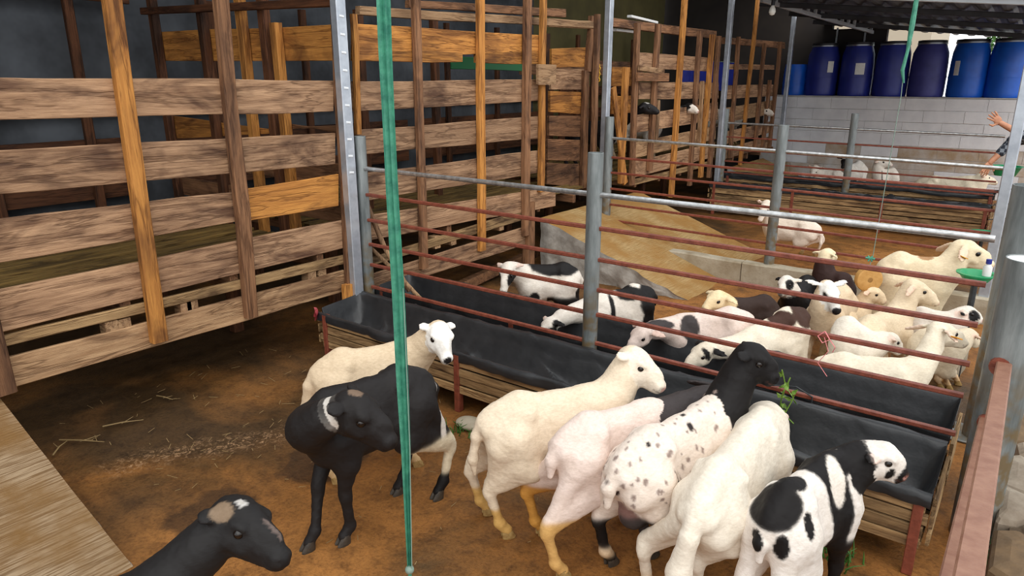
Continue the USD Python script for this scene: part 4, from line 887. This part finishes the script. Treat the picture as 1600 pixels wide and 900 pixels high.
    for y in (-1, 1):
        b.ell(H(.072, y * .042, .02), V(.030, .019, .017) * hd, .01, HR, tag='head'); b.cut(H(.088, y * .066, .0), V(.02, .016, .014) * hd, .012); b.cut(H(.222, y * .016, -.018), V(.012, .005, .006) * hd, .006); b.cone(H(.06, y * .040, -.035), H(.10, y * .036, -.04), .022 * hd, .014 * hd, .02, tag='head')
        e0, e1 = H(.0, y * .052, .012), H(-.03, y * (.052 + .095 * ears), .012 - .095 * ears * eardrop)
        m_ = (e0 + e1) / 2; ex = unit(e1 - e0); ez = unit(np.cross(ex, d)); ey = np.cross(ez, ex)
        b.ell(m_, V(np.linalg.norm(e1 - e0) * .62, .027 * hd, .011 * hd), .012, np.stack([ex, ey, ez]), tag='ear')
    v, f = b.mesh(h, .0034 + woolly, sd)
    # coat colours
    u = np.stack([v[:, 0] / L, v[:, 1] / ws, v[:, 2] / S], 1)
    hv = (v - P) @ HR.T; hv = np.stack([hv[:, 0] / sx, hv[:, 1] / hd, hv[:, 2] / hd], 1)
    col = np.tile(np.array(base, float), (len(v), 1))
    dB = b.tagdist(v, 'body'); dH = b.tagdist(v, 'head'); dE = b.tagdist(v, 'ear'); dN = b.tagdist(v, 'neck')
    isH = (dH < np.minimum(dB, dN) - .0) | (dE < np.minimum(dN, dB))
    nz = (meshkit.fbm(v * 13, 3, sd) - .5) * .22; nf = (meshkit.fbm(v * 45, 2, sd) - .5) * .1
    def lay(m, c):
        m = np.clip(m, 0, 1)[:, None]; col[:] = col * (1 - m) + np.array(c, float) * m
    soft = lambda e, wd_=.05: 1 / (1 + np.exp(np.clip(-e / wd_ * 3, -40, 40)))
    tn = np.argmin(np.linalg.norm(v[:, None] - ((1 - np.linspace(0, 1, 25)[:, None]) ** 2 * n0 + 2 * np.linspace(0, 1, 25)[:, None] * (1 - np.linspace(0, 1, 25)[:, None]) * ctl + np.linspace(0, 1, 25)[:, None] ** 2 * end)[None], axis=2), 1) / 24.0
    # faint skin and dirt colours that belong to the animal
    if sum(base) > 1.2: lay((isH & (np.abs(hv[:, 1]) > .075)) * .5, rgb(232, 190, 172)); lay(soft(.13 - u[:, 2] + nz * .2, .05) * .7, rgb(206, 168, 110))
    for pt in paint:
        k = pt[0]
        if k == 'ell': e = 1 - np.linalg.norm((u - np.array(pt[1])) / np.array(pt[2]), axis=1) + nz + nf; lay(soft(e, .06), pt[3])
        elif k == 'head': lay((isH & True) * 1.0, pt[1])
        elif k == 'hell': e = 1 - np.linalg.norm((hv - np.array(pt[1])) / np.array(pt[2]), axis=1) + nz * .6 + nf; lay(soft(e, .06) * (np.minimum(dH, dE) < np.minimum(dB, dN) + .02), pt[3])
        elif k == 'neck': e = np.minimum(tn - pt[1], (pt[2] if pt[2] < .99 else 9) - tn) * 4 + nz; lay(soft(e, .12) * (np.minimum(dN, np.minimum(dH, dE)) < dB + .012) * ((pt[2] > .99) | (dN < dH + .003)), pt[3])
        elif k == 'leg': dl = b.tagdist(v, pt[1]); others = np.min([b.tagdist(v, o) for o in ('fl', 'fr', 'hl', 'hr') if o != pt[1]] + [b.tagdist(v, 'tail') if tail != 'none' else dl + 9], 0); e = np.minimum(u[:, 2] - pt[2], pt[3] - u[:, 2]) * 10 + nz; lay(soft(e, .15) * (dl < others), pt[4])
        elif k == 'spots':
            rs = np.random.default_rng(pt[5])
            ok = np.flatnonzero((dB < np.minimum(dN, dH)) & (u[:, 2] > .42) & (u[:, 0] < .3))
            for vi in rs.choice(ok, pt[1]):
                c = u[vi]; rad = rs.uniform(pt[2], pt[3])
                e = 1 - np.linalg.norm((u - c) / (rad * V(1, 1, rs.uniform(1, 1.5))), axis=1) + nz * .5; lay(soft(e, .2), pt[4])
        elif k == 'pix':
            vw = v @ B3 + org - EYEP; rd = ray(pt[1], pt[2]); rd = rd / np.linalg.norm(rd); al = vw @ rd; off = np.linalg.norm(vw - al[:, None] * rd, axis=1)
            c = vw[np.argmin(np.where(off < max(.02, off.min() + .006), al, 99))]; e = vw - c
            e = 1 - np.sqrt((e @ RT / pt[3]) ** 2 + (e @ UP / pt[4]) ** 2 + (e @ FW / (max(pt[3], pt[4]) * 1.3)) ** 2) + nz * .7 + nf; lay(soft(e, .06), pt[5])
        elif k == 'tail': lay(soft(dB - b.tagdist(v, 'tail') , .02), pt[1])
        elif k == 'below': e = (pt[1] - u[:, 2]) * 8 + nz; lay(soft(e, .1), pt[2])
    nosec = rgb(196, 142, 130) if not any(p_[0] == 'nosedark' or (p_[0] == 'head' and sum(p_[1]) < .4) for p_ in paint) and sum(base) > .8 else rgb(26, 22, 22)
    lay(soft(1 - np.linalg.norm((hv - V(.222, 0, -.022)) / V(.018, .022, .018), axis=1), .2) * .8, nosec)
    lay(soft(1 - np.linalg.norm((hv * V(1, 0, 1) - V(.205, 0, -.043)) / V(.03, 1, .0035), axis=1), .3) * .6 * isH, rgb(90, 60, 54) if sum(base) > 1.2 else rgb(16, 12, 12))
    T = Thing(name, label, 'sheep', org, group)
    T.part('body', (v @ B3 + org, f), COAT, smooth=True, color=col)
    for y in (-1, 1):
        c = wld(H(.082, y * .0455, .004)); m = trimesh.creation.icosphere(2, .0145 * hd * (1.1 if h > .01 else 1)); m.apply_translation(c); T.part('eye', m, EYEMAT, smooth=True)
    hm = hoof or HOOFPALE
    for k, p in ft.items():
        js = []
        for y in (-1, 1):
            o = p + V(.022, y * .0125, 0) * S; a = np.linspace(0, 2 * np.pi, 10, endpoint=False)
            rg = lambda z, rx, ry, dx: wld(o + np.stack([dx * S + rx * S * np.cos(a), ry * S * np.sin(a), np.full(10, z * S)], 1))
            js.append(loft([rg(0, .03, .0125, .006), rg(.008, .031, .0135, .006), rg(.03, .024, .013, -.002), rg(.046, .018, .012, -.008)]))
        T.part('hoof', join(*js), hm, smooth=40)
    for y in tags:
        c = H(-.022, y * (.052 + .085 * ears), .012 - .085 * ears * eardrop) + z_ * .012
        ex = d * .022; ey = l_ * .02 * y
        T.part('ear_tag', board(wld(c - ex + ey), wld(c - ex - ey), wld(c + ex + ey), wld(c + ex - ey), (z_ @ B3) * .006, 1, 0, .001), ORANGETAG, label='orange ear tag')
    return T
N_, M_, F_ = .0085, .0115, .015
# ---- near pen
sheep('black sheep with a white collar streak, turning its head back along its flank', (-2.27, 1.70, .74), (-2.17, 2.17, .74), (543, 630, -.2), (624, 688, -.2), rgb(34, 31, 31),
      [('neck', .90, .935, rgb(226, 220, 212)), ('ell', (-.44, .07, .40), (.03, .05, .22), rgb(222, 214, 206)), ('leg', 'hl', .12, .34, rgb(228, 214, 186)), ('leg', 'hl', .0, .12, BLACK), ('hell', (.0, 0, .05), (.03, .02, .02), rgb(120, 100, 84))],
      zw=.74, zr=.74, feet={'fr': (490, 852), 'fl': (545, 842), 'hl': (690, 772), 'hr': (628, 765)}, h=N_, hoof=HOOFDARK, neck_ctl=(.56, .04, .56), tail='short', fat=1.05, ears=.35, bony=.9, hs=1.22)
sheep('cream-white sheep half hidden behind the black one, looking out with a white face', (628, 532), (500, 552), (684, 515, -.08), (702, 560, -.22), rgb(218, 196, 166),
      [('head', rgb(240, 236, 230)), ('nosedark',), ('hell', (.22, 0, -.02), (.02, .02, .02), rgb(36, 34, 34))], zw=.70, zr=.69, h=N_, tail='thick', fat=1.05, ears=.4, eardrop=.1)
sheep('black goat-like sheep in the bottom corner, only its neck and head in view', (118, 915), (-150, 935), (360, 802, .1), (454, 868, .02), rgb(32, 30, 30),
      [('hell', (.01, -.05, .03), (.035, .03, .025), rgb(128, 108, 88)), ('hell', (.035, -.012, .06), (.018, .012, .02), rgb(190, 186, 182)), ('hell', (.14, 0, .03), (.05, .008, .02), rgb(104, 90, 84))], zw=.72, zr=.70, h=N_, hoof=HOOFDARK, neck_ctl=(.55, 0, .62), ears=.3)
sheep('cream-white sheep stretching its head over the trough edge, hind legs dirty to the hocks', (935, 597), (768, 622), (985, 556, .05), (1043, 604, -.02), rgb(226, 209, 185),
      [('head', rgb(236, 224, 206)), ('below', .16, rgb(206, 164, 96))], zw=.71, zr=.70, feet={'hr': (785, 836), 'hl': (755, 800), 'fl': (912, 792), 'fr': (935, 806)}, h=N_, tail='hang', fat=1.02, ears=.45)
sheep('thin pinkish shorn sheep with yellow-stained hind legs, its dark neck reaching into the trough', (1018, 622), (884, 657), (-1.0, 2.93, .62), (-.93, 3.15, .45), PINKW,
      [('neck', .02, 1, GREYB), ('head', GREYB), ('leg', 'hr', 0, .3, rgb(214, 170, 104)), ('leg', 'hl', 0, .3, rgb(204, 148, 70)), ('leg', 'fl', 0, .16, rgb(204, 150, 80)), ('leg', 'fr', 0, .16, rgb(204, 150, 80))],
      zw=.70, zr=.70, feet={'hl': (840, 832), 'hr': (872, 900), 'fl': (970, 808), 'fr': (1000, 815)}, h=N_, tail='short', fat=.9, bony=1.0)
sheep('black-headed white sheep with small dark freckles and dark lower hind legs', (1121, 618), (978, 690), (1168, 552, .02), (1220, 588, -.02), rgb(232, 218, 206),
      [('neck', .1, 1, BLACK), ('head', BLACK), ('spots', 150, .006, .0105, rgb(150, 132, 124), 4), ('spots', 12, .010, .019, rgb(44, 38, 38), 9), ('ell', (-.28, 0, .36), (.09, .07, .10), rgb(128, 96, 90)), ('ell', (-.43, 0, .50), (.05, .03, .05), rgb(70, 52, 50)), ('leg', 'hl', .1, .26, BLACK), ('leg', 'hl', 0, .06, BLACK), ('leg', 'hr', 0, .36, GREYB), ('leg', 'fl', 0, .3, BLACK), ('leg', 'fr', 0, .3, BLACK)],
      zw=.74, zr=.70, feet={'hl': (948, 880), 'hr': (1012, 868)}, h=N_, hoof=HOOFDARK, tail='short', fat=.9, bony=1.0, ears=.5, neck_ctl=(.36, 0, .66), udder=True)
sheep('plain white sheep seen from behind with a thick hanging tail, head down in the trough', (1194, 634), (1099, 753), (1190, 652, .38), (1194, 704, .48), rgb(232, 222, 206),
      [], zw=.72, zr=.66, feet={'hl': (1012, 928), 'hr': (1092, 948)}, h=N_, tail='thick', fat=.88, ears=.6)
sheep('white sheep with large black patches, its black-and-white head lying on the trough liner', (1302, 706), (1212, 775), (1372, 708, .03), (1420, 738, -.02), rgb(236, 228, 220),
      [('ell', (.10, .0, .55), (.105, .3, .3), BLACK), ('ell', (.22, 0, .70), (.13, .14, .07), BLACK), ('neck', .12, .93, BLACK), ('pix', 1240, 742, .052, .034, BLACK), ('pix', 1207, 780, .098, .085, BLACK), ('pix', 1271, 819, .017, .045, BLACK), ('pix', 1218, 862, .024, .045, BLACK), ('pix', 1174, 846, .016, .04, BLACK), ('pix', 1317, 756, .034, .09, WHITE), ('hell', (.13, .0, -.03), (.03, .09, .03), BLACK), ('hell', (.22, 0, -.02), (.05, .06, .05), BLACK), ('leg', 'fr', 0, .4, BLACK), ('leg', 'fl', 0, .4, BLACK)],
      zw=.68, zr=.66, h=N_, tail='short', fat=.98, ears=.6, neck_ctl=(.42, 0, .60), hoof=HOOFDARK)
# ---- second pen, beyond the troughs
G2 = None
sheep('white sheep with a black stripe along its back, side on by the timber strut', (826, 413), (897, 411), (795, 417, -.12), (784, 456, -.22), WHITE,
      [('ell', (-.12, 0, .70), (.40, .3, .10), BLACK), ('ell', (-.4, 0, .45), (.05, .3, .06), BLACK), ('ell', (.22, .1, .42), (.09, .1, .09), BLACK), ('hell', (.10, .05, -.02), (.07, .035, .06), BLACK), ('hell', (.10, -.05, -.02), (.07, .035, .06), BLACK), ('nosedark',), ('leg', 'hl', .1, .42, BLACK)],
      zw=.62, zr=.62, h=M_, ears=.7, tail='short')
sheep('white sheep with black hindquarters, feeding from the second trough behind the fence post', (925, 462), (1012, 440), (862, 503, -.13), (842, 526, -.17), WHITE,
      [('ell', (-.33, 0, .62), (.16, .3, .16), BLACK), ('ell', (-.30, 0, .40), (.10, .3, .2), BLACK), ('ell', (-.12, 0, .70), (.16, .2, .06), BLACK), ('ell', (.10, .0, .52), (.035, .3, .2), BLACK), ('hell', (.10, 0, -.03), (.10, .1, .05), BLACK), ('hell', (0, .1, 0), (.06, .07, .05), BLACK)],
      zw=.56, zr=.62, h=M_, tail='short', ears=.9)
sheep('pinkish shorn sheep with a dark oval spot on its shoulder, feeding from the second trough', (1064, 491), (1166, 478), (1008, 516, -.12), (978, 546, -.17), PINKW,
      [('pix', 1081, 509, .062, .085, GREYB), ('pix', 1036, 504, .10, .035, GREYB), ('hell', (.2, 0, -.03), (.04, .05, .04), BLACK)],
      zw=.57, zr=.62, h=M_, tail='short', bony=1.0, fat=.9, hs=1.1)
sheep('white sheep with two brown rump patches and black ears, head down in the second trough', (1170, 516), (1252, 470), (1105, 545, -.12), (1066, 573, -.17), rgb(238, 226, 206),
      [('pix', 1258, 486, .085, .11, BROWN), ('pix', 1222, 495, .085, .06, BROWN), ('hell', (-.02, .12, 0), (.05, .07, .05), BLACK), ('hell', (-.02, -.12, 0), (.05, .07, .05), BLACK), ('hell', (.05, 0, 0), (.03, .1, .05), BLACK)],
      zw=.55, zr=.68, h=M_, tail='short', fat=1.05, ears=.9, hs=1.1)
sheep('white orange-tagged sheep standing along the second trough under the pink string', (1420, 562), (1286, 552), (1464, 514, .06), (1512, 532, .16), rgb(236, 224, 202),
      [('hell', (.09, .05, .0), (.03, .03, .03), BLACK)], zw=.50, zr=.48, h=M_, tail='short', tags=(-1,), ears=1.3, eardrop=.5, hs=1.25, fat=1.25)
sheep('dark brown sheep with a cream face, partly behind the pinkish shorn one', (1150, 466), (1208, 462), (1124, 463, -.1), (1098, 480, -.16), rgb(52, 36, 30),
      [('neck', .62, 1, rgb(232, 206, 160)), ('head', rgb(234, 212, 172))], zw=.60, zr=.60, h=M_, tail='short')
sheep('small dark sheep whose white head with a black eye patch looks over the brown-patched one', (1243, 447), (1268, 428), (1230, 438, -.05), (1218, 458, -.14), BLACK,
      [('neck', .6, 1, WHITE), ('head', WHITE), ('hell', (.08, .04, .0), (.06, .04, .05), BLACK), ('hell', (-.03, -.09, 0), (.06, .06, .05), BLACK)], zw=.55, zr=.53, h=M_, tail='short', ears=.7, fat=.85)
sheep('cream sheep with a white face and black cheek patches, looking straight at the camera', (1292, 462), (1318, 437), (1292, 447, -.06), (1312, 487, -.2), rgb(224, 202, 172),
      [('head', rgb(240, 236, 230)), ('hell', (.06, .06, -.01), (.055, .03, .05), BLACK), ('hell', (.085, -.05, 0), (.025, .02, .02), BLACK), ('nosedark',), ('hell', (.21, 0, -.02), (.03, .04, .03), BLACK)], zw=.62, zr=.62, h=M_, tail='short', ears=1.1, eardrop=-.05)
sheep('dark brown sheep with a cream topknot, behind the one looking at the camera', (1292, 420), (1328, 432), (1290, 397, .0), (1306, 399, .13), rgb(52, 32, 28),
      [('head', rgb(232, 214, 180)), ('hell', (.06, 0, 0), (.16, .12, .12), rgb(232, 214, 180))], zw=.58, zr=.55, h=M_, tail='short', fat=1.0, ears=.6)
sheep('small cream lamb in the middle of the crowd, below the mineral lick', (1343, 475), (1318, 492), (1358, 452, -.03), (1387, 470, -.06), rgb(230, 206, 172), [], zw=.45, zr=.43, h=M_, tail='short', ears=.8, eardrop=.6, hs=1.2)
sheep('cream sheep with a long pink ear and raised head, amid the crowd', (1402, 476), (1348, 502), (1424, 445, .02), (1470, 472, .0), rgb(228, 208, 178), [], zw=.60, zr=.57, h=M_, tail='short', eardrop=.9, ears=1.0)
sheep('small white sheep with black spots round its eye, by the corner post', (1484, 490), (1428, 480), (1508, 487, .0), (1536, 498, -.05), WHITE,
      [('pix', 1527, 496, .04, .04, BLACK), ('pix', 1502, 493, .022, .022, BLACK)], zw=.51, zr=.52, h=M_, tail='short', hs=1.1)
sheep('pale sheep whose legs and flank show between the tagged sheep and the corner post', (1488, 520), (1436, 516), (1510, 522, .1), (1530, 534, .15), rgb(222, 206, 180), [], zw=.52, zr=.52, feet={'fl': (1478, 605), 'fr': (1492, 598)}, h=M_, tail='short')
sheep('white sheep showing its rounded rump above the tagged one, head hidden in the crowd', (1358, 518), (1316, 490), (1388, 528, .1), (1412, 548, .1), rgb(236, 227, 212), [], zw=.55, zr=.63, h=M_, tail='none', fat=1.05)
sheep('largest cream sheep with an orange ear tag, drinking side on beside the corner post', (1472, 402), (1388, 392), (1500, 386, -.02), (1556, 411, -.03), rgb(230, 212, 180),
      [('pix', 1446, 398, .05, .025, rgb(170, 130, 92))], zw=.78, zr=.80, h=M_, tail='hang', tags=(-1,), eardrop=.8, fat=.95, bony=1.1, hs=1.12)
# ---- third pen
sheep('lone pale sheep behind the middle fence post, facing the stalls', (1210, 334), (1276, 345), (1198, 318, -.05), (1186, 345, -.12), rgb(236, 220, 204), [], zw=.58, zr=.56, feet={'hl': (1275, 400), 'hr': (1255, 395)}, h=F_, tail='hang')
# ---- farthest pen
sheep('white sheep resting low behind the farthest trough, left of the fence post', (1282, 262), (1318, 268), (1274, 262, -.05), (1266, 280, -.1), WHITE, [], zw=.61, zr=.58, h=F_, tail='short')
sheep('black-faced white sheep peering over the farthest trough beside its fence post', (1329, 256), (1346, 250), (1322, 248, -.02), (1316, 260, -.2), rgb(232, 226, 218), [('hell', (.12, 0, -.02), (.13, .09, .07), BLACK), ('hell', (0, .1, 0), (.06, .07, .05), BLACK), ('hell', (0, -.1, 0), (.06, .07, .05), BLACK), ('nosedark',)], zw=.67, zr=.68, h=F_, tail='short', eardrop=.0)
sheep('white sheep with raised head in the farthest pen, by the hanging cord', (1376, 264), (1400, 262), (1372, 252, -.02), (1396, 256, -.12), WHITE, [('ell', (.30, 0, .5), (.03, .3, .2), GREYB)], zw=.66, zr=.68, h=F_, tail='short')
sheep('long cream sheep side on in the farthest pen, its head by the green tub', (1525, 274), (1440, 276), (1532, 276, -.02), (1560, 284, -.04), rgb(236, 224, 200), [], zw=.66, zr=.58, h=F_, tail='short')
# ---- heads at the boards of the far stalls (standing on the slatted floors)
def stall_sheep(label, px, py, base, paint, zf=.82, Yd=.0):
    p = onx(px, py, BX + .16)                         # nose end outside the boards
    q_ = onx(px, py, BX - .05)
    return p
def peeker(label, px, py, base, paint, dirx=1, dz=-.05, dy=-.05, tilt=.0):
    pol = onx(px, py, BX - .02); nos = pol + V(.20, dy, dz)
    s = {}
    W = V(BX - .55, pol[1] + .05, 0)
    z = .82
    # built on the yard floor, then lifted onto the slats
    T0 = len(used)
    T = sheep(label, V(W[0], W[1], .66), V(W[0] - .60, W[1] + .05, .64), V(pol[0], pol[1], pol[2] - z), V(nos[0], nos[1], nos[2] - z), base, paint, zw=.66, zr=.64, h=F_, tail='short', ears=.8)
    UsdGeom.Xformable(T.prim).GetOrderedXformOps()[0].Set(Gf.Vec3d(float(T.loc[0]), float(T.loc[1]), z))
peeker('sheep with an all-black head poking out between the boards of the third stall', 1006, 166, rgb(34, 32, 34), [('hell', (.03, .0, .06), (.04, .03, .02), rgb(190, 186, 180))], dy=.05)
peeker('sheep with a black and white head behind the third stall, near its tall orange post', 1074, 166, WHITE, [('hell', (.0, 0, 0), (.09, .14, .1), BLACK)])
peeker('white-headed sheep poking out of the farthest stall', 1194, 172, WHITE, [])
# ================================================================ PERSON at the far pens, mostly behind the column
SHIRT = mat('checked_shirt', {'g': ('geometry', {}), 'm': ('mapping', {'scale': (26, 26, 26)}), 'c': ('checker_texture', {'scale': 1.0, 'color1': rgb(34, 40, 52), 'color2': rgb(120, 126, 134)}), 'p': ('principled_bsdf', {'roughness': .8})},
    [('g.position', 'm.vector'), ('m.vector', 'c.vector'), ('c.color', 'p.base_color')])
SKIN = plain('tanned_skin', rgb(196, 140, 108), .55, 0, rgb(178, 120, 90), 30)
JEANS = plain('dark_trousers', rgb(44, 48, 58), .85, 0, rgb(34, 38, 46), 30)
HAIR = plain('black_hair', rgb(22, 18, 18), .6)
def person():
    Yp = 9.7
    hand = ony(1563, 192, Yp - .35); hand2 = ony(1547, 254, Yp - .3)
    ox, oy = ony(1640, 300, Yp)[0], Yp
    o = V(ox, oy, 0)
    T = Thing('person', 'person in a dark checked shirt beside the far column, one open hand raised', 'person', o)
    fw_ = V(-1, 0, 0); sd = V(0, -1, 0)      # faces the pens, right side nearer the stalls' far end
    b = Blob()
    A = lambda f, s_, z: o + fw_ * f + sd * s_ + V(0, 0, z)
    for s_ in (-1, 1):
        b.chain([A(0, s_ * .09, .90), A(.03, s_ * .1, .50), A(0, s_ * .11, .09)], [.085, .058, .042], .03); b.cone(A(0, s_ * .11, .05), A(.17, s_ * .12, .04), .045, .035, .02)
    b.chain([A(0, 0, .92), A(.01, 0, 1.12), A(.04, 0, 1.36)], [.135, .12, .13], .06)
    b.cone(A(.03, -.16, 1.40), A(.03, .16, 1.40), .065, .065, .05)
    b.chain([A(.03, 0, 1.42), A(.05, 0, 1.54)], [.055, .05], .04)
    b.ell(A(.08, 0, 1.64), (.095, .075, .115), .03); b.ell(A(.09, 0, 1.58), (.07, .058, .06), .02); b.cone(A(.165, 0, 1.65), A(.185, 0, 1.615), .012, .017, .015)
    for s_ in (-1, 1): b.ell(A(.07, s_ * .077, 1.63), (.018, .01, .03), .008)
    arms = []
    for sh, hd_, el in ((A(.03, .18, 1.39), hand, None), (A(.05, -.18, 1.38), hand2, None)):
        mid = (sh + hd_) / 2 + V(.05, -.02, -.10) if hd_ is hand else ony(1584, 219, Yp - .22); arms.append((sh, mid, hd_))
        b.chain([sh, mid, hd_], [.052, .042, .028], .025)
    v, f = b.mesh(.011, 0)
    T.part('body', (v, f), SKIN, smooth=True)
    # clothing over the body
    s = Blob()
    s.chain([A(0, 0, .88), A(.01, 0, 1.12), A(.04, 0, 1.36)], [.15, .135, .145], .06); s.cone(A(.03, -.165, 1.40), A(.03, .165, 1.40), .075, .075, .05)
    for sh, mid, hd_ in arms:
        s.chain([sh, mid, mid + (hd_ - mid) * (.4 if hd_ is hand else .55)], [.064, .056, .046], .03)
    T.part('shirt', s.mesh(.012, .002), SHIRT, smooth=True)
    t = Blob()
    for s_ in (-1, 1): t.chain([A(0, s_ * .09, .92), A(.03, s_ * .1, .50), A(0, s_ * .11, .09)], [.10, .073, .058], .03)
    t.cone(A(0, -.06, .93), A(0, .06, .93), .12, .12, .05)
    T.part('trousers', t.mesh(.014, .002), JEANS, smooth=True)
    h = Blob(); h.ell(A(.06, 0, 1.69), (.105, .086, .085), .03); h.ell(A(.0, 0, 1.64), (.06, .082, .09), .03)
    T.part('hair', h.mesh(.012, .004), HAIR, smooth=True)
    for s_ in (-1, 1): T.part('eye', trimesh.creation.icosphere(1, .011).apply_translation(A(.165, s_ * .032, 1.655)), EYEMAT, smooth=True)
    T.part('mouth', beam(A(.158, -.022, 1.575), A(.158, .022, 1.575), .008, .008), plain('lip', rgb(150, 84, 74), .5))
    # hands: palm and five separate fingers, the raised one open
    for (hd_, d, up, spread) in ((hand, unit(-RT * .75 + UZ * .6), unit(RT * .6 + UZ * .75), 1.0), (hand2, unit(-RT * .35 - UZ * .9), unit(-RT * .8 + UZ * .2), .5)):
        g = Blob(); sdv = unit(np.cross(d, up)); w = up
        g.ell(hd_ + d * .045, (.05, .018, .042), .012, np.stack([d, np.cross(w, d), w]))
        for i, (a, ln) in enumerate(((-.032, .062), (-.011, .074), (.011, .07), (.031, .055))):
            r_ = hd_ + d * .08 + w * a; dd = unit(d + w * a * 9 * spread); k = r_ + dd * ln * .5; e = k + unit(dd + sdv * .35) * ln * .5
            g.chain([r_, k, e], [.0095, .0088, .0075], .006)
        r_ = hd_ + d * .025 - w * .036; k = r_ + unit(d * .5 - w) * .04; g.chain([r_, k, k + unit(d - w * .4) * .032], [.012, .0105, .0085], .008)
        T.part('hand', g.mesh(.0035, 0), SKIN, smooth=True)
    for s_ in (-1, 1): T.part('boot', trimesh.Trimesh(*[np.array(x) for x in beam(A(-.08, s_ * .11, .035), A(.2, s_ * .12, .035), .1, .07, c=.02)], process=False), LIDBLACK)
person()
# ================================================================ LITTER AND FODDER
def straws(n, x0, x1, y0, y1, seed, ln=(.03, .12)):
    rr = np.random.default_rng(seed); ms = []
    for _ in range(n):
        x, y, a, l = rr.uniform(x0, x1), rr.uniform(y0, y1), rr.uniform(0, np.pi), rr.uniform(*ln)
        z = .012 + rr.uniform(0, .006); p = V(x, y, z); q_ = p + V(math.cos(a) * l, math.sin(a) * l, rr.uniform(-.004, .012))
        ms.append(beam(p, q_, .003, .002, c=.0005))
    return join(*ms)
single('straw_litter', join(straws(80, -4.6, -3.0, 1.4, 3.0, 31, (.02, .08)), straws(50, -3.4, -.4, 1.4, 3.0, 32, (.01, .04)), straws(50, -3.8, -.4, 4.2, 6.0, 33, (.02, .07))), STRAW, 'scattered bits of straw and dry stalks on the yard floor', 'straw', kind='stuff', smooth=False)
rr = np.random.default_rng(41)
for (px, py, a, l, lab) in ((125, 690, .5, .26, 'longest dry stalk on the wet floor, near the ramp edge'), (190, 662, 1.0, .2, 'forked dry stalk on the wet floor, beyond the longest one'), (92, 700, 2.4, .16, 'short dry stalk beside the ramp edge'), (255, 622, .1, .14, 'reddish twig lying on the wet floor under the stall')):
    p = onz(px, py, .02); d = V(math.cos(a), math.sin(a), 0)
    T = Thing('dry_stalk', lab, 'stalk', p)
    T.part('stem', tube([p - d * l / 2, p + V(.01, .0, .012), p + d * l / 2 + V(0, .02, 0)], [.005, .004, .002], 6), STRAW)
    T.part('side_shoot', tube([p, p + unit(d + V(-d[1], d[0], 0)) * l * .4 + V(0, 0, .01)], [.003, .0015], 5), STRAW)
def sprig(lab, px, py, Y, segs, seed):
    rr = np.random.default_rng(seed); p = ony(px, py, Y)
    T = Thing('leafy_sprig', lab, 'sprig', p)
    pts = [p] + [ony(a, b, Y + c) for a, b, c in segs]
    stem = T.part('stem', tube(pts, .0035, 5), LEAFYEL)
    for i in range(len(pts) * 3):
        k = rr.uniform(0, len(pts) - 1.01); j = int(k); c = pts[j] + (pts[j + 1] - pts[j]) * (k - j)
        d = unit(rr.normal(size=3)); s_ = unit(np.cross(d, rr.normal(size=3))); l, w = rr.uniform(.025, .05), rr.uniform(.009, .016)
        up = np.cross(d, s_)
        v = np.array([c, c + d * l * .35 + s_ * w - up * .003, c + d * l, c + d * l * .35 - s_ * w - up * .003, c + d * l * .5 + up * .003])
        T.part('leaf', thicken((v, np.array([[0, 1, 4], [1, 2, 4], [2, 3, 4], [3, 0, 4]])), .0008), LEAFYEL, parent=stem)
sprig('green fodder sprig hanging from the mouth of the black-headed sheep', 1222, 578, 3.2, [(1228, 605, .02), (1240, 622, .0), (1224, 650, -.02), (1226, 690, .02)], 1)
sprig('green fodder sprig caught on the lowest rail beside the black-headed sheep', 1235, 590, 3.3, [(1222, 618, -.02), (1218, 640, .0), (1240, 662, .0)], 2)
sprig('yellowed fodder sprig lying on the trough liner left of the fence post', 880, 532, 3.66, [(895, 540, 0), (910, 548, .0)], 3)
rr = np.random.default_rng(77)
def tuft(lab, p, n, h, seed):
    rr = np.random.default_rng(seed); ms = []
    for _ in range(n):
        o = p + V(rr.normal(0, .05), rr.normal(0, .05), 0); d = unit(V(rr.normal(0, .5), rr.normal(0, .5), 1)); l = h * rr.uniform(.5, 1)
        ms.append(tube([o, o + d * l * .6, o + d * l + V(d[0], d[1], 0) * l * .5], [.004, .003, .0008], 4))
    single('grass_tuft', join(*ms), LEAF, lab, 'grass', kind='stuff')
tuft('small green weeds at the foot of the trough leg behind the black sheep', onz(718, 672), 40, .06, 1)
tuft('green weeds on the ground under the right end of the near trough', onz(1300, 868), 60, .08, 2)
tuft('grass growing at the foot of the stone path edge', onz(1555, 880), 60, .1, 3)
single('footing_stone', trimesh.creation.icosphere(2, .09).apply_scale((1, .8, .35)).apply_translation(onz(730, 668) + V(0, .02, .02)), KERB, 'flat grey stone under the red trough leg behind the black sheep', 'stone', smooth=True)
